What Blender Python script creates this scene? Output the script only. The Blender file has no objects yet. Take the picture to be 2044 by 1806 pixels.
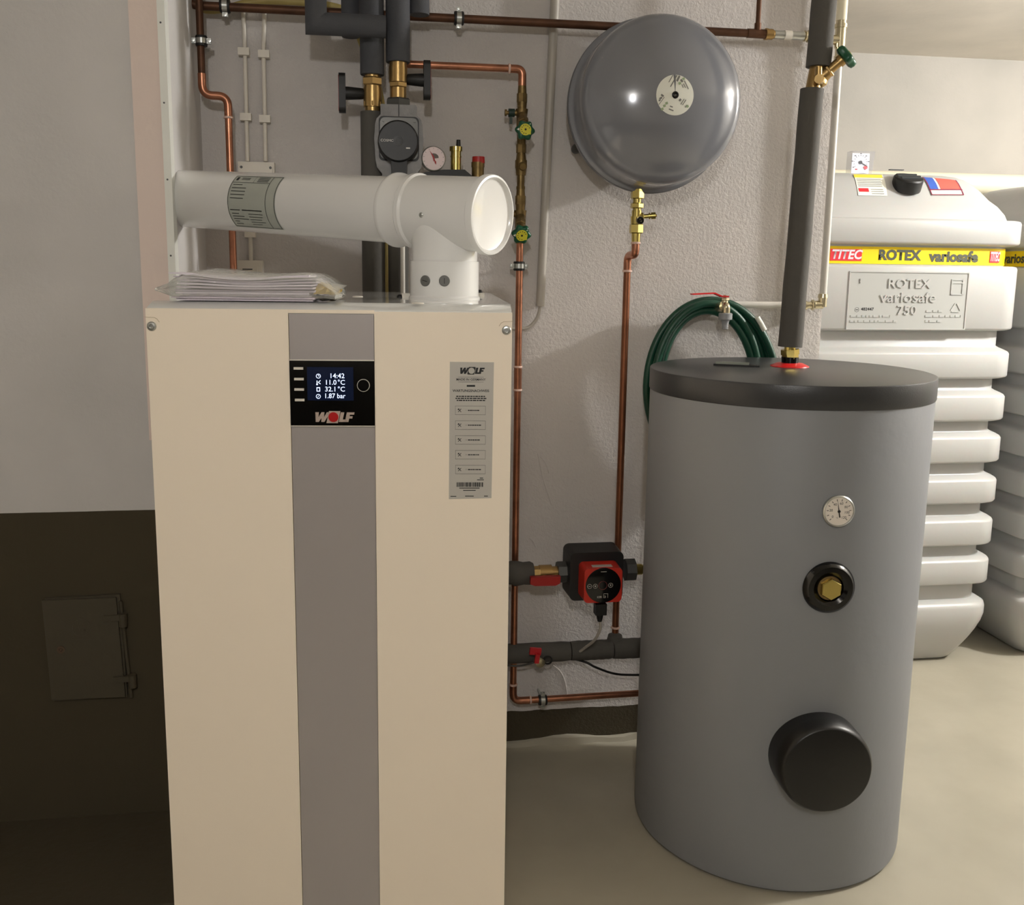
import bpy, bmesh, math, random
from mathutils import Vector as V, Matrix as M
random.seed(7)
PI = math.pi
C = bpy.context.scene.collection
# ------------------------------------------------------------------ camera
FPX, CX, CY, IMW, IMH = 1878.59, 1000.39, 847.17, 2044, 1806
CO = V((0, 0, 1.37779))
CR = V((0.98969727, -0.14267349, 0.0119825)); CU = V((0.01137635, 0.16178892, 0.98675981)); CF = V((0.1427231, 0.97645718, -0.16174516))
cd = bpy.data.cameras.new('camera'); cam = bpy.data.objects.new('camera', cd); C.objects.link(cam)
cd.sensor_fit = 'HORIZONTAL'; cd.sensor_width = 36; cd.lens = FPX/IMW*36
cd.shift_x = (IMW/2-CX)/IMW; cd.shift_y = -(IMH/2-CY)/IMW; cd.clip_start = .02
cam.matrix_world = M(((CR.x, CU.x, -CF.x, CO.x), (CR.y, CU.y, -CF.y, CO.y), (CR.z, CU.z, -CF.z, CO.z), (0, 0, 0, 1)))
bpy.context.scene.camera = cam
# ------------------------------------------------------------------ light
sc = bpy.context.scene
sc.view_settings.view_transform = 'Standard'; sc.view_settings.look = 'None'
sc.view_settings.exposure = 0.13; sc.view_settings.gamma = 1; sc.view_settings.use_curve_mapping = False
w = bpy.data.worlds.new('world'); sc.world = w; w.use_nodes = True
w.node_tree.nodes['Background'].inputs[0].default_value = (1, .97, .93, 1); w.node_tree.nodes['Background'].inputs[1].default_value = .03
def lamp(loc, power, col, radius):
    l = bpy.data.lights.new('ceiling_lamp', 'POINT'); l.energy = power; l.color = col; l.shadow_soft_size = radius
    o = bpy.data.objects.new('ceiling_lamp', l); C.objects.link(o); o.location = loc; return o
lamp((3.10, 2.02, 2.12), 142, (1, .99, .97), .05)      # bulb on the ceiling before the oil tanks
lamp((-.12, -.75, 2.16), 47, (1, .985, .965), .05)       # warm bulb behind the viewer
# ------------------------------------------------------------------ pixel rays -> real planes
def ray(px, py): return CF + CR*((px-CX)/FPX) - CU*((py-CY)/FPX)
def Wy(px, py, y): r = ray(px, py); return CO + r*(y/r.y)
def Wz(px, py, z): r = ray(px, py); return CO + r*((z-CO.z)/r.z)
def Wpl(px, py, o, n): r = ray(px, py); return CO + r*((o-CO).dot(n)/r.dot(n))
def depth(p): return (V(p)-CO).dot(CF)
def rp(n, p): return n*depth(p)/FPX
def Wcyl(px, py, c, R):
    r = ray(px, py); a = r.x*r.x+r.y*r.y; b = 2*((CO.x-c.x)*r.x+(CO.y-c.y)*r.y); k = (CO.x-c.x)**2+(CO.y-c.y)**2-R*R
    t = (-b-math.sqrt(b*b-4*a*k))/(2*a); return CO+r*t
class Fr:
    def __init__(s, o, x, y): s.o = V(o); s.x = V(x).normalized(); s.y = V(y).normalized(); s.z = s.x.cross(s.y)
    def p(s, a, b, c=0): return s.o+s.x*a+s.y*b+s.z*c
    def q(s, px, py, c=0):
        P = Wpl(px, py, s.o+s.z*c, s.z)-s.o; return P.dot(s.x), P.dot(s.y)
    def at(s, a, b, c=0): return Fr(s.p(a, b, c), s.x, s.y)
    def mat(s): return M(((s.x.x, s.y.x, s.z.x, s.o.x), (s.x.y, s.y.y, s.z.y, s.o.y), (s.x.z, s.y.z, s.z.z, s.o.z), (0, 0, 0, 1)))
def wallfr(y): return Fr((0, y, 0), (1, 0, 0), (0, 0, 1))
def dirfr(o, n, up=(0, 0, 1)):
    n = V(n).normalized(); x = V(up).cross(n)
    if x.length < 1e-4: x = V((1, 0, 0))
    x.normalize(); return Fr(o, x, n.cross(x))
# ------------------------------------------------------------------ materials
def s2l(c): c /= 255; return c/12.92 if c <= .04045 else ((c+.055)/1.055)**2.4
def col(r, g, b): return (s2l(r), s2l(g), s2l(b), 1)
MATS = {}
def mat(name, rgb, rough=.5, metal=0, bump=0, bscale=200, var=0, vscale=8, spec=.5, coat=0, alpha=None, emit=None, rgb2=None, sss=0, detail=4):
    m = bpy.data.materials.new(name); m.use_nodes = True; nt = m.node_tree; b = nt.nodes['Principled BSDF']
    c = col(*rgb); b.inputs['Base Color'].default_value = c; b.inputs['Roughness'].default_value = rough; b.inputs['Metallic'].default_value = metal
    b.inputs['Specular IOR Level'].default_value = spec; b.inputs['Coat Weight'].default_value = coat; b.inputs['Coat Roughness'].default_value = .08
    if sss: b.inputs['Subsurface Weight'].default_value = sss; b.inputs['Subsurface Scale'].default_value = .02
    tc = nt.nodes.new('ShaderNodeTexCoord')
    if var:
        n = nt.nodes.new('ShaderNodeTexNoise'); n.inputs['Scale'].default_value = vscale; n.inputs['Detail'].default_value = 5
        r = nt.nodes.new('ShaderNodeValToRGB'); d = col(*rgb2) if rgb2 else tuple([x*(1-var) for x in c[:3]]+[1])
        r.color_ramp.elements[0].color = d; r.color_ramp.elements[1].color = c; r.color_ramp.elements[0].position = .3; r.color_ramp.elements[1].position = .65
        nt.links.new(tc.outputs['Object'], n.inputs['Vector']); nt.links.new(n.outputs['Fac'], r.inputs['Fac']); nt.links.new(r.outputs['Color'], b.inputs['Base Color'])
    if bump:
        n = nt.nodes.new('ShaderNodeTexNoise'); n.inputs['Scale'].default_value = bscale; n.inputs['Detail'].default_value = detail
        k = nt.nodes.new('ShaderNodeBump'); k.inputs['Strength'].default_value = 1; k.inputs['Distance'].default_value = bump
        nt.links.new(tc.outputs['Object'], n.inputs['Vector']); nt.links.new(n.outputs['Fac'], k.inputs['Height']); nt.links.new(k.outputs['Normal'], b.inputs['Normal'])
    if emit: b.inputs['Emission Color'].default_value = col(*emit[0]); b.inputs['Emission Strength'].default_value = emit[1]
    if alpha is not None:
        tr = nt.nodes.new('ShaderNodeBsdfTransparent'); mx = nt.nodes.new('ShaderNodeMixShader')
        lw = nt.nodes.new('ShaderNodeLayerWeight'); lw.inputs['Blend'].default_value = .35
        mr = nt.nodes.new('ShaderNodeMapRange'); mr.inputs['To Min'].default_value = alpha; mr.inputs['To Max'].default_value = min(1, alpha+.55)
        nt.links.new(lw.outputs['Facing'], mr.inputs['Value']); nt.links.new(mr.outputs[0], mx.inputs[0])
        nt.links.new(tr.outputs[0], mx.inputs[1]); nt.links.new(b.outputs[0], mx.inputs[2]); nt.links.new(mx.outputs[0], nt.nodes['Material Output'].inputs[0])
    MATS[name] = m; return m
def wallmat(name, rgb, zpaint, paint, rough1=.9, bump=.0016, bscale=70, edge=.006):
    m = mat(name, rgb, rough1); nt = m.node_tree; b = nt.nodes['Principled BSDF']; b.inputs['Specular IOR Level'].default_value = .25
    tc = nt.nodes.new('ShaderNodeNewGeometry'); sx = nt.nodes.new('ShaderNodeSeparateXYZ'); nt.links.new(tc.outputs['Position'], sx.inputs[0])
    n = nt.nodes.new('ShaderNodeTexNoise'); n.inputs['Scale'].default_value = bscale; n.inputs['Detail'].default_value = 6; n.inputs['Roughness'].default_value = .62; n.inputs['Distortion'].default_value = .15
    nt.links.new(tc.outputs['Position'], n.inputs['Vector'])
    k = nt.nodes.new('ShaderNodeBump'); k.inputs['Distance'].default_value = bump
    n2 = nt.nodes.new('ShaderNodeTexNoise'); n2.inputs['Scale'].default_value = 2.2; n2.inputs['Detail'].default_value = 4
    nt.links.new(tc.outputs['Position'], n2.inputs['Vector'])
    ad = nt.nodes.new('ShaderNodeMath'); ad.operation = 'MULTIPLY_ADD'; ad.inputs[1].default_value = 1.6
    nt.links.new(n2.outputs['Fac'], ad.inputs[0]); nt.links.new(n.outputs['Fac'], ad.inputs[2])
    nt.links.new(ad.outputs[0], k.inputs['Height']); nt.links.new(k.outputs[0], b.inputs['Normal'])
    r = nt.nodes.new('ShaderNodeValToRGB'); c = col(*rgb)
    r.color_ramp.elements[0].color = (c[0]*.84, c[1]*.85, c[2]*.85, 1); r.color_ramp.elements[1].color = c
    r.color_ramp.elements[0].position = .3; r.color_ramp.elements[1].position = .62; nt.links.new(n2.outputs['Fac'], r.inputs[0])
    if zpaint is None: nt.links.new(r.outputs[0], b.inputs['Base Color']); return m
    n3 = nt.nodes.new('ShaderNodeTexNoise'); n3.inputs['Scale'].default_value = 14; nt.links.new(tc.outputs['Position'], n3.inputs['Vector'])
    mu = nt.nodes.new('ShaderNodeMath'); mu.operation = 'MULTIPLY_ADD'; mu.inputs[1].default_value = edge; nt.links.new(n3.outputs['Fac'], mu.inputs[0]); nt.links.new(sx.outputs['Z'], mu.inputs[2])
    lt = nt.nodes.new('ShaderNodeMath'); lt.operation = 'LESS_THAN'; lt.inputs[1].default_value = zpaint+edge/2; nt.links.new(mu.outputs[0], lt.inputs[0])
    mx = nt.nodes.new('ShaderNodeMix'); mx.data_type = 'RGBA'; nt.links.new(lt.outputs[0], mx.inputs[0]); nt.links.new(r.outputs[0], mx.inputs[6]); mx.inputs[7].default_value = col(*paint)
    nt.links.new(mx.outputs[2], b.inputs['Base Color']); return m
OLIVE = (72, 65, 50)
YCH, YW = 2.13, 2.5428
zp = Wy(150, 1021, YCH).z; zb = Wy(1140, 1413, YW).z
m_wallb = wallmat('back_wall_plaster', (216, 210, 206), zb, OLIVE, bump=.0034, bscale=105, edge=.012)
m_walll = wallmat('chimney_plaster', (222, 218, 215), zp, OLIVE, bump=.0008, bscale=55, edge=.002)
m_wallf = wallmat('low_bounce_dado_plaster', (176, 170, 162), zp, OLIVE, bump=.0008, bscale=55, edge=.002)  # unseen walls: greyer plaster and olive dado added to cut bounce light
m_wall = wallmat('far_wall_plaster', (186, 181, 173), None, None, bump=.0008, bscale=40)
m_ceil = wallmat('ceiling_plaster', (236, 228, 216), None, None, bump=.0012, bscale=30)
m_floor = mat('floor_paint', (170, 164, 148), .26, bump=.0006, bscale=26, var=.14, vscale=3.5, detail=6)
m_strip = mat('pinkish_plaster', (240, 222, 212), .85, bump=.0006, bscale=90)
m_bead = mat('white_metal_bead', (240, 240, 232), .4)
m_olive = mat('olive_paint', OLIVE, .55, bump=.0012, bscale=60)
m_cream = mat('cream_lacquer', (250, 236, 216), .42, bump=.00012, bscale=900, coat=.15)
m_white = mat('white_lacquer', (226, 226, 222), .07, coat=.6)
m_flue = mat('white_flue_enamel', (234, 233, 230), .22, coat=.4)
m_silver = mat('silver_grey_lacquer', (174, 168, 166), .38, .35, bump=.00008, bscale=700)
m_black = mat('black_gloss', (6, 6, 7), .12)
m_blackm = mat('black_matt_plastic', (18, 18, 18), .5)
m_blackd = mat('black_flange_plastic', (9, 9, 9), .38)
m_screen = mat('display_glass_navy', (6, 10, 20), .15, emit=((12, 26, 56), .35))
m_glow = mat('display_glow', (200, 215, 255), .5, emit=((215, 228, 255), 1.1))
m_lite = mat('pale_plastic', (222, 216, 204), .4)
m_red = mat('red_plastic', (158, 22, 20), .42)
m_redb = mat('bright_red_plastic', (215, 30, 34), .35)
m_redp = mat('pump_red', (190, 42, 26), .42)
m_steel = mat('zinc_steel', (190, 192, 188), .3, .9)
m_dsteel = mat('dark_steel', (84, 84, 82), .45, .5)
m_brass = mat('brass', (172, 142, 92), .32, .85, bump=.0002, bscale=160)
m_brassd = mat('aged_brass', (136, 114, 72), .42, .8, bump=.0004, bscale=140, var=.4, vscale=40)
m_brassy = mat('polished_brass', (204, 184, 108), .2, .95)
m_nickel = mat('nickel_brass', (206, 196, 166), .25, .9)
m_copper = mat('copper', (192, 132, 104), .3, .9, var=.35, vscale=30)
m_copperd = mat('tarnished_copper', (98, 66, 46), .5, .6, var=.45, vscale=18)
m_flux = mat('solder_ring', (222, 190, 176), .6)
m_insul = mat('grey_pipe_foam', (72, 73, 77), .78, bump=.0006, bscale=500)
m_insulb = mat('brown_grey_pipe_foam', (82, 79, 74), .8, bump=.001, bscale=60)
m_cast = mat('cast_grey_shell', (128, 126, 124), .5, .35, bump=.001, bscale=120, var=.3, vscale=30)
m_vessel = mat('grey_vessel_lacquer', (126, 128, 134), .16, .1, coat=.5)
m_tank = mat('grey_foil_jacket', (125, 127, 131), .5, bump=.0009, bscale=26)
m_lid = mat('charcoal_lid', (50, 51, 53), .33, bump=.0003, bscale=400)
m_oil = mat('translucent_white_plastic', (180, 180, 178), .32, sss=.1, bump=.0005, bscale=30)
m_yel = mat('yellow_tape', (246, 214, 14), .4)
m_yeld = mat('olive_yellow_hose', (168, 150, 88), .55)
m_dial = mat('yellow_dial', (208, 200, 50), .5)
m_green = mat('green_wheel', (12, 78, 50), .35)
m_hose = mat('green_hose', (14, 66, 48), .4, bump=.0003, bscale=500)
m_paper = mat('printed_paper', (196, 186, 194), .7, bump=.0003, bscale=300)
m_paper2 = mat('white_paper', (222, 214, 222), .7)
m_film = mat('clear_film', (240, 240, 232), .1, alpha=.18, bump=.006, bscale=22)
m_ycard = mat('yellow_card', (226, 200, 120), .6)
m_foil = mat('dark_foil', (40, 44, 48), .2, .4)
m_label = mat('silver_label', (190, 186, 178), .4, .1)
m_label2 = mat('grey_green_label', (178, 182, 172), .4)
m_ink = mat('black_ink', (28, 28, 28), .6)
m_inkg = mat('grey_ink', (120, 118, 112), .6)
m_wlabel = mat('white_label', (232, 232, 220), .5)
m_glab = mat('green_print', (150, 168, 130), .5)
m_pvc = mat('white_plastic_conduit', (214, 210, 202), .4)
m_pvcg = mat('grey_plastic_conduit', (176, 170, 160), .4)
m_creamp = mat('cream_plastic_pipe', (238, 230, 204), .35)
m_sock = mat('ivory_plastic', (228, 221, 208), .45)
m_pink = mat('gauge_face', (222, 204, 204), .4)
m_clearb = mat('clear_gauge_box', (225, 228, 240), .15, alpha=.06)
m_blue = mat('blue_print', (50, 90, 180), .5); m_redpr = mat('coral_print', (222, 92, 80), .5); m_redl = mat('red_print', (214, 32, 44), .5)
m_grey = mat('grey_plastic', (150, 152, 154), .4)
m_ggrey = mat('charcoal_text', (70, 74, 60), .5)
# ------------------------------------------------------------------ object helpers
def root_of(o):
    while o.parent: o = o.parent
    return o
def finish(o, label=None, cat=None, group=None, kind=None):
    if label: o['label'] = label
    if cat: o['category'] = cat
    if group: o['group'] = group
    if kind: o['kind'] = kind
    return o
def thing(name, loc, label, cat, group=None):
    o = bpy.data.objects.new(name, None); C.objects.link(o); o.location = V(loc); o.empty_display_size = .05
    return finish(o, label, cat, group)
def mk(name, bm, m, parent=None, smooth=True, bevel=0, ang=35, label=None, cat=None, group=None, kind=None):
    if bevel:
        es = [e for e in bm.edges if len(e.link_faces) == 2 and e.calc_face_angle(0) > .6]
        bmesh.ops.bevel(bm, geom=es, offset=bevel, segments=2, affect='EDGES', profile=.6)
    bmesh.ops.recalc_face_normals(bm, faces=bm.faces)
    me = bpy.data.meshes.new(name)
    if parent is not None: off = root_of(parent).location.copy()
    else:
        xs = [v.co for v in bm.verts]; off = V(((min(c.x for c in xs)+max(c.x for c in xs))/2, (min(c.y for c in xs)+max(c.y for c in xs))/2, min(c.z for c in xs)))
    for v in bm.verts: v.co -= off
    bm.to_mesh(me); bm.free(); me.materials.append(m)
    if smooth: me.shade_smooth(); me.set_sharp_from_angle(angle=math.radians(ang))
    o = bpy.data.objects.new(name, me); C.objects.link(o)
    if parent is not None: o.parent = parent
    else: o.location = off
    return finish(o, label, cat, group, kind)
def B(): return bmesh.new()
def box(bm, fr, a0, a1, b0, b1, c0, c1):
    vs = [bm.verts.new(fr.p(a, b, c)) for c in (c0, c1) for (a, b) in ((a0, b0), (a1, b0), (a1, b1), (a0, b1))]
    for f in ((3, 2, 1, 0), (4, 5, 6, 7), (0, 1, 5, 4), (1, 2, 6, 5), (2, 3, 7, 6), (3, 0, 4, 7)): bm.faces.new([vs[i] for i in f])
    return bm
def quad(bm, pts, fr, c0, c1): return prism(bm, pts, fr, c0, c1)
def prism(bm, pts, fr, c0, c1, scale2=1):
    n = len(pts); mx = sum(p[0] for p in pts)/n; my = sum(p[1] for p in pts)/n
    lo = [bm.verts.new(fr.p(a, b, c0)) for a, b in pts]; hi = [bm.verts.new(fr.p(mx+(a-mx)*scale2, my+(b-my)*scale2, c1)) for a, b in pts]
    try: bm.faces.new(hi); bm.faces.new(lo[::-1])
    except ValueError: pass
    for i in range(n): bm.faces.new((lo[i], lo[(i+1) % n], hi[(i+1) % n], hi[i]))
    return bm
def lathe(bm, o, ax, prof, seg=32, up=(0, 0, 1), sx=1, rot=0):
    fr = dirfr(o, ax, up); rings = []
    for r, h in prof:
        if r < 1e-6: rings.append([bm.verts.new(fr.p(0, 0, h))]); continue
        rings.append([bm.verts.new(fr.p(r*sx*math.cos(2*PI*i/seg+rot), r*math.sin(2*PI*i/seg+rot), h)) for i in range(seg)])
    for A, Bq in zip(rings, rings[1:]):
        if len(A) == 1 and len(Bq) == 1: continue
        for i in range(seg):
            j = (i+1) % seg
            if len(A) == 1: bm.faces.new((A[0], Bq[i], Bq[j]))
            elif len(Bq) == 1: bm.faces.new((A[i], A[j], Bq[0]))
            else: bm.faces.new((A[i], A[j], Bq[j], Bq[i]))
    if len(rings[0]) > 1: bm.faces.new(rings[0][::-1])
    if len(rings[-1]) > 1: bm.faces.new(rings[-1])
    return bm
def cyl(bm, p0, p1, r0, r1=None, seg=24, rot=0):
    p0 = V(p0); p1 = V(p1); r1 = r0 if r1 is None else r1
    return lathe(bm, p0, p1-p0, [(r0, 0), (r1, (p1-p0).length)], seg, rot=rot)
def chain(bm, p0, p1, segs, seg=24):
    """segs: (t0,t1,r0,r1,n) along p0->p1 with t as a fraction"""
    p0 = V(p0); p1 = V(p1)
    for t0, t1, r0, r1, n in segs:
        a = p0.lerp(p1, t0); b = p0.lerp(p1, t1)
        L = (b-a).length; ch = min(L*.18, r0*.12) if n == 6 else 0
        if n == 6: lathe(bm, a, b-a, [(r0-ch, 0), (r0, ch), (r1, L-ch), (r1-ch, L)], 6, rot=PI/6)
        else: lathe(bm, a, b-a, [(r0, 0), (r1, L)], n or seg)
    return bm
def fillet(pts, rad, n=8):
    pts = [V(p) for p in pts]; out = [pts[0]]
    for i in range(1, len(pts)-1):
        p = pts[i]; a = (pts[i-1]-p); b = (pts[i+1]-p); la, lb = a.length, b.length; a.normalize(); b.normalize()
        th = a.angle(b)
        if th > 3.1: out.append(p); continue
        d = min(rad/math.tan(th/2), la*.49, lb*.49); s = p+a*d; e = p+b*d
        for k in range(n+1):
            t = k/n; out.append(s*(1-t)**2+p*2*t*(1-t)+e*t*t)
    out.append(pts[-1]); return out
def spline(pts, n=10, closed=False):
    pts = [V(p) for p in pts]; N = len(pts); out = []
    for i in range(N if closed else N-1):
        g = (lambda k: pts[k % N]) if closed else (lambda k: pts[max(0, min(N-1, k))])
        p0, p1, p2, p3 = g(i-1), g(i), g(i+1), g(i+2)
        for k in range(n):
            t = k/n; out.append(.5*((2*p1)+(p2-p0)*t+(2*p0-5*p1+4*p2-p3)*t*t+(3*p1-p0-3*p2+p3)*t**3))
    if not closed: out.append(pts[-1])
    return out
def sweep(bm, pts, r, seg=16, closed=False):
    pts = [V(p) for p in pts]; N = len(pts); rs = r if isinstance(r, (list, tuple)) else [r]*N
    T = []
    for i in range(N):
        a = pts[(i-1) % N] if (closed or i > 0) else pts[i]; b = pts[(i+1) % N] if (closed or i < N-1) else pts[i]
        T.append((b-a).normalized())
    u = T[0].orthogonal().normalized(); rings = []
    for i in range(N):
        u = (u-T[i]*u.dot(T[i])).normalized(); v = T[i].cross(u)
        rings.append([bm.verts.new(pts[i]+(u*math.cos(2*PI*k/seg)+v*math.sin(2*PI*k/seg))*rs[i]) for k in range(seg)])
    for i in range(N-1):
        for k in range(seg): bm.faces.new((rings[i][k], rings[i][(k+1) % seg], rings[i+1][(k+1) % seg], rings[i+1][k]))
    if closed:
        for k in range(seg): bm.faces.new((rings[-1][k], rings[-1][(k+1) % seg], rings[0][(k+1) % seg], rings[0][k]))
    else: bm.faces.new(rings[0][::-1]); bm.faces.new(rings[-1])
    return bm
def circ(r, n=32, a0=0, cx=0, cy=0): return [(cx+r*math.cos(a0+2*PI*i/n), cy+r*math.sin(a0+2*PI*i/n)) for i in range(n)]
def ring(bm, fr, r0, r1, c0, c1, n=32):
    L = [[bm.verts.new(fr.p(r*math.cos(2*PI*i/n), r*math.sin(2*PI*i/n), c)) for i in range(n)] for r, c in ((r0, c0), (r1, c0), (r1, c1), (r0, c1))]
    for a in range(4):
        for i in range(n): bm.faces.new((L[a][i], L[a][(i+1) % n], L[(a+1) % 4][(i+1) % n], L[(a+1) % 4][i]))
    return bm
def rrect(w, h, r, n=5):
    out = []
    for cx, cy, a in ((w/2-r, h/2-r, 0), (-w/2+r, h/2-r, PI/2), (-w/2+r, -h/2+r, PI), (w/2-r, -h/2+r, 1.5*PI)):
        for k in range(n+1): out.append((cx+r*math.cos(a+PI/2*k/n), cy+r*math.sin(a+PI/2*k/n)))
    return out
def text(s, fr, size, m, parent, name='lettering', align='CENTER', ext=.0002, shear=0, sx=1, bold=0, lift=.0003, res=3, kind=None):
    cu = bpy.data.curves.new('txt', 'FONT'); cu.body = s; cu.size = 1; cu.align_x = align; cu.align_y = 'CENTER'; cu.shear = shear; cu.offset = bold; cu.resolution_u = res
    cu.extrude = 0
    t = bpy.data.objects.new('txt', cu); C.objects.link(t); dg = bpy.context.evaluated_depsgraph_get()
    me0 = bpy.data.meshes.new_from_object(t.evaluated_get(dg)); C.objects.unlink(t); bpy.data.objects.remove(t)
    bm = B(); bm.from_mesh(me0); bpy.data.meshes.remove(me0)
    for v in bm.verts: v.co = fr.p(v.co.x*size*sx, v.co.y*size, lift+ext)
    return mk(name, bm, m, parent, smooth=False)
def join_text(items, m, parent, name='lettering'):
    """items: (string, frame, size, kw)"""
    bm = B()
    for s, fr, size, kw in items:
        cu = bpy.data.curves.new('txt', 'FONT'); cu.body = s; cu.size = 1; cu.align_x = kw.get('align', 'CENTER'); cu.align_y = 'CENTER'; cu.shear = kw.get('shear', 0); cu.offset = kw.get('bold', 0); cu.resolution_u = 3
        t = bpy.data.objects.new('txt', cu); C.objects.link(t); dg = bpy.context.evaluated_depsgraph_get()
        me0 = bpy.data.meshes.new_from_object(t.evaluated_get(dg)); C.objects.unlink(t); bpy.data.objects.remove(t)
        for v in me0.vertices: v.co = fr.p(v.co.x*size*kw.get('sx', 1), v.co.y*size, kw.get('lift', .0005))
        bm.from_mesh(me0); bpy.data.meshes.remove(me0)
    return mk(name, bm, m, parent, smooth=False, kind='stuff')
# ------------------------------------------------------------------ the setting
G = Fr((0, 0, 0), (1, 0, 0), (0, 1, 0))
ZC = Wy(1850, 112, 4.05).z; X0, X1, Y0, Y1 = -2.0, 3.7, -2.4, 4.05
XE, XC = 1.2985, Wy(340, 300, YCH).x
bm = B(); box(bm, G, X0-.1, X1+.1, Y0-.1, Y1+.1, -.1, 0); mk('floor', bm, m_floor, smooth=False, kind='structure')
bm = B(); box(bm, G, X0-.1, X1+.1, Y0-.1, Y1+.1, ZC, ZC+.1); mk('ceiling', bm, m_ceil, smooth=False, kind='structure')
yb = Wz(1850, 60, ZC).y
bm = B(); box(bm, G, XE+.02, X1, yb, Y1, ZC, ZC+.03); bm.free()
bm = B(); box(bm, G, X0-.1, X1+.1, Y1, Y1+.1, 0, ZC+.03); mk('wall_far', bm, m_wall, smooth=False, kind='structure')
bm = B(); box(bm, G, X1, X1+.1, Y0, Y1, 0, ZC+.03); mk('wall_right', bm, m_wall, smooth=False, kind='structure')
bm = B(); box(bm, G, X0-.1, X1+.1, Y0-.1, Y0, 0, ZC+.03); mk('wall_front', bm, m_wallf, smooth=False, kind='structure')
bm = B(); box(bm, G, X0-.1, X0, Y0, Y1, 0, ZC+.03); mk('wall_side', bm, m_wallf, smooth=False, kind='structure')
# back wall with a slightly uneven, broken right edge
bm = B(); box(bm, G, XC-.02, XE, YW, YW+.24, 0, ZC+.03); bmesh.ops.bevel(bm, geom=[e for e in bm.edges if abs(e.verts[0].co.x-XE) < 1e-4 and abs(e.verts[1].co.x-XE) < 1e-4 and abs(e.verts[0].co.z-e.verts[1].co.z) > 1], offset=.012, segments=3, affect='EDGES')
mk('wall_back', bm, m_wallb, kind='structure')
bm = B(); box(bm, G, X0, XC, YCH, YW+.24, 0, ZC+.03); mk('wall_left', bm, m_walll, smooth=False, kind='structure')
# rough skim along the foot of the walls
zf = Wy(150, 1630, YCH).z
bm = B(); box(bm, G, X0, XC+.03, YCH-.34, YCH+.01, 0, zf); mk('baseboard_left', bm, m_olive, bevel=.006, kind='structure')
bm = B(); n = 40
lo = []; 
for i in range(n+1):
    x = XC+.01+(XE-XC-.01)*i/n; y = YW-.012-.006*math.sin(i*1.7)-.004*math.sin(i*.6); h = .018+.006*math.sin(i*.9)
    lo.append([bm.verts.new((x, YW+.01, 0)), bm.verts.new((x, y, 0)), bm.verts.new((x, y+.004, h)), bm.verts.new((x, YW+.01, h+.006))])
for a, b in zip(lo, lo[1:]):
    for k in range(4): bm.faces.new((a[k], a[(k+1) % 4], b[(k+1) % 4], b[k]))
bm.faces.new(lo[0]); bm.faces.new(lo[-1][::-1]); mk('baseboard_back', bm, m_floor, kind='structure')
# plaster ridges left by the trowel
for pts_ in (((1074, 905), (1083, 950), (1092, 980), (1101, 1006)), ((1056, 1073), (1064, 1080), (1070, 1092)), ((1104, 1328), (1118, 1340), (1128, 1362), (1132, 1390)), ((1080, 912), (1090, 925), (1096, 944))):
    bm = B(); sweep(bm, spline([Wy(a, b, YW) for a, b in pts_], 6), .0022, 8); mk('plaster_ridge', bm, m_wallb, bpy.data.objects['wall_back'])
# pinkish strip and metal corner bead on the chimney corner
fch = wallfr(YCH)
xs = XC; zlo_, zhi_ = 1.0, ZC
bm = B(); box(bm, fch, xs-.070, xs-.0135, zlo_, zhi_, -.002, .005)
mk('trim_1', bm, m_strip, bevel=.0015, kind='structure')
bm = B(); prism(bm, [(xs-.0135, .004), (xs-.0005, .004), (xs-.0005, -.03), (xs+.0018, -.03), (xs+.0018, .0075), (xs-.0135, .0075)], Fr((0, YCH, zlo_), (1, 0, 0), (0, -1, 0)), -(zhi_-zlo_), 0)
bd = mk('trim_2', bm, m_bead, smooth=False, kind='structure')
bm = B()
for py in (45, 205, 358, 510):
    q = fch.q(326, py, .008); lathe(bm, fch.p(xs-.007, q[1], .0075), fch.z, [(.002, 0), (.002, .0006), (0, .0006)], 10)
mk('nail_hole', bm, m_dsteel, bd, kind='stuff')
# ------------------------------------------------------------------ chimney cleaning door (painted over)
def px4(fr, pts, c=0): return [fr.q(x, y, c) for x, y in pts]
o0 = fch.p(*fch.q(170, 1390)); sd = thing('soot_door', o0, 'olive painted metal chimney cleaning door low on the left wall', 'hatch')
bm = B(); prism(bm, px4(fch, [(92, 1192), (241, 1184), (256, 1388), (108, 1396)]), fch, -.001, .008); mk('frame', bm, m_olive, sd, bevel=.0015)
bm = B(); prism(bm, px4(fch, [(83, 1199), (231, 1193), (250, 1391), (103, 1397)], .016), fch, .010, .016); dr = mk('door', bm, m_olive, sd, bevel=.0015)
q = fch.q(122, 1296, .016); bm = B(); ring(bm, fch.at(q[0], q[1], .016), .004, .0085, 0, .003, 20); lathe(bm, fch.p(q[0], q[1], .012), fch.z, [(.0035, 0), (.003, .008), (0, .009)], 12); mk('latch_knob', bm, mat('latch_rust', (86, 66, 48), .5), dr)
q = fch.q(162, 1254, .016); bm = B(); ring(bm, fch.at(q[0], q[1], .0155), .0185, .0205, 0, .0012, 28)
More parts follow.
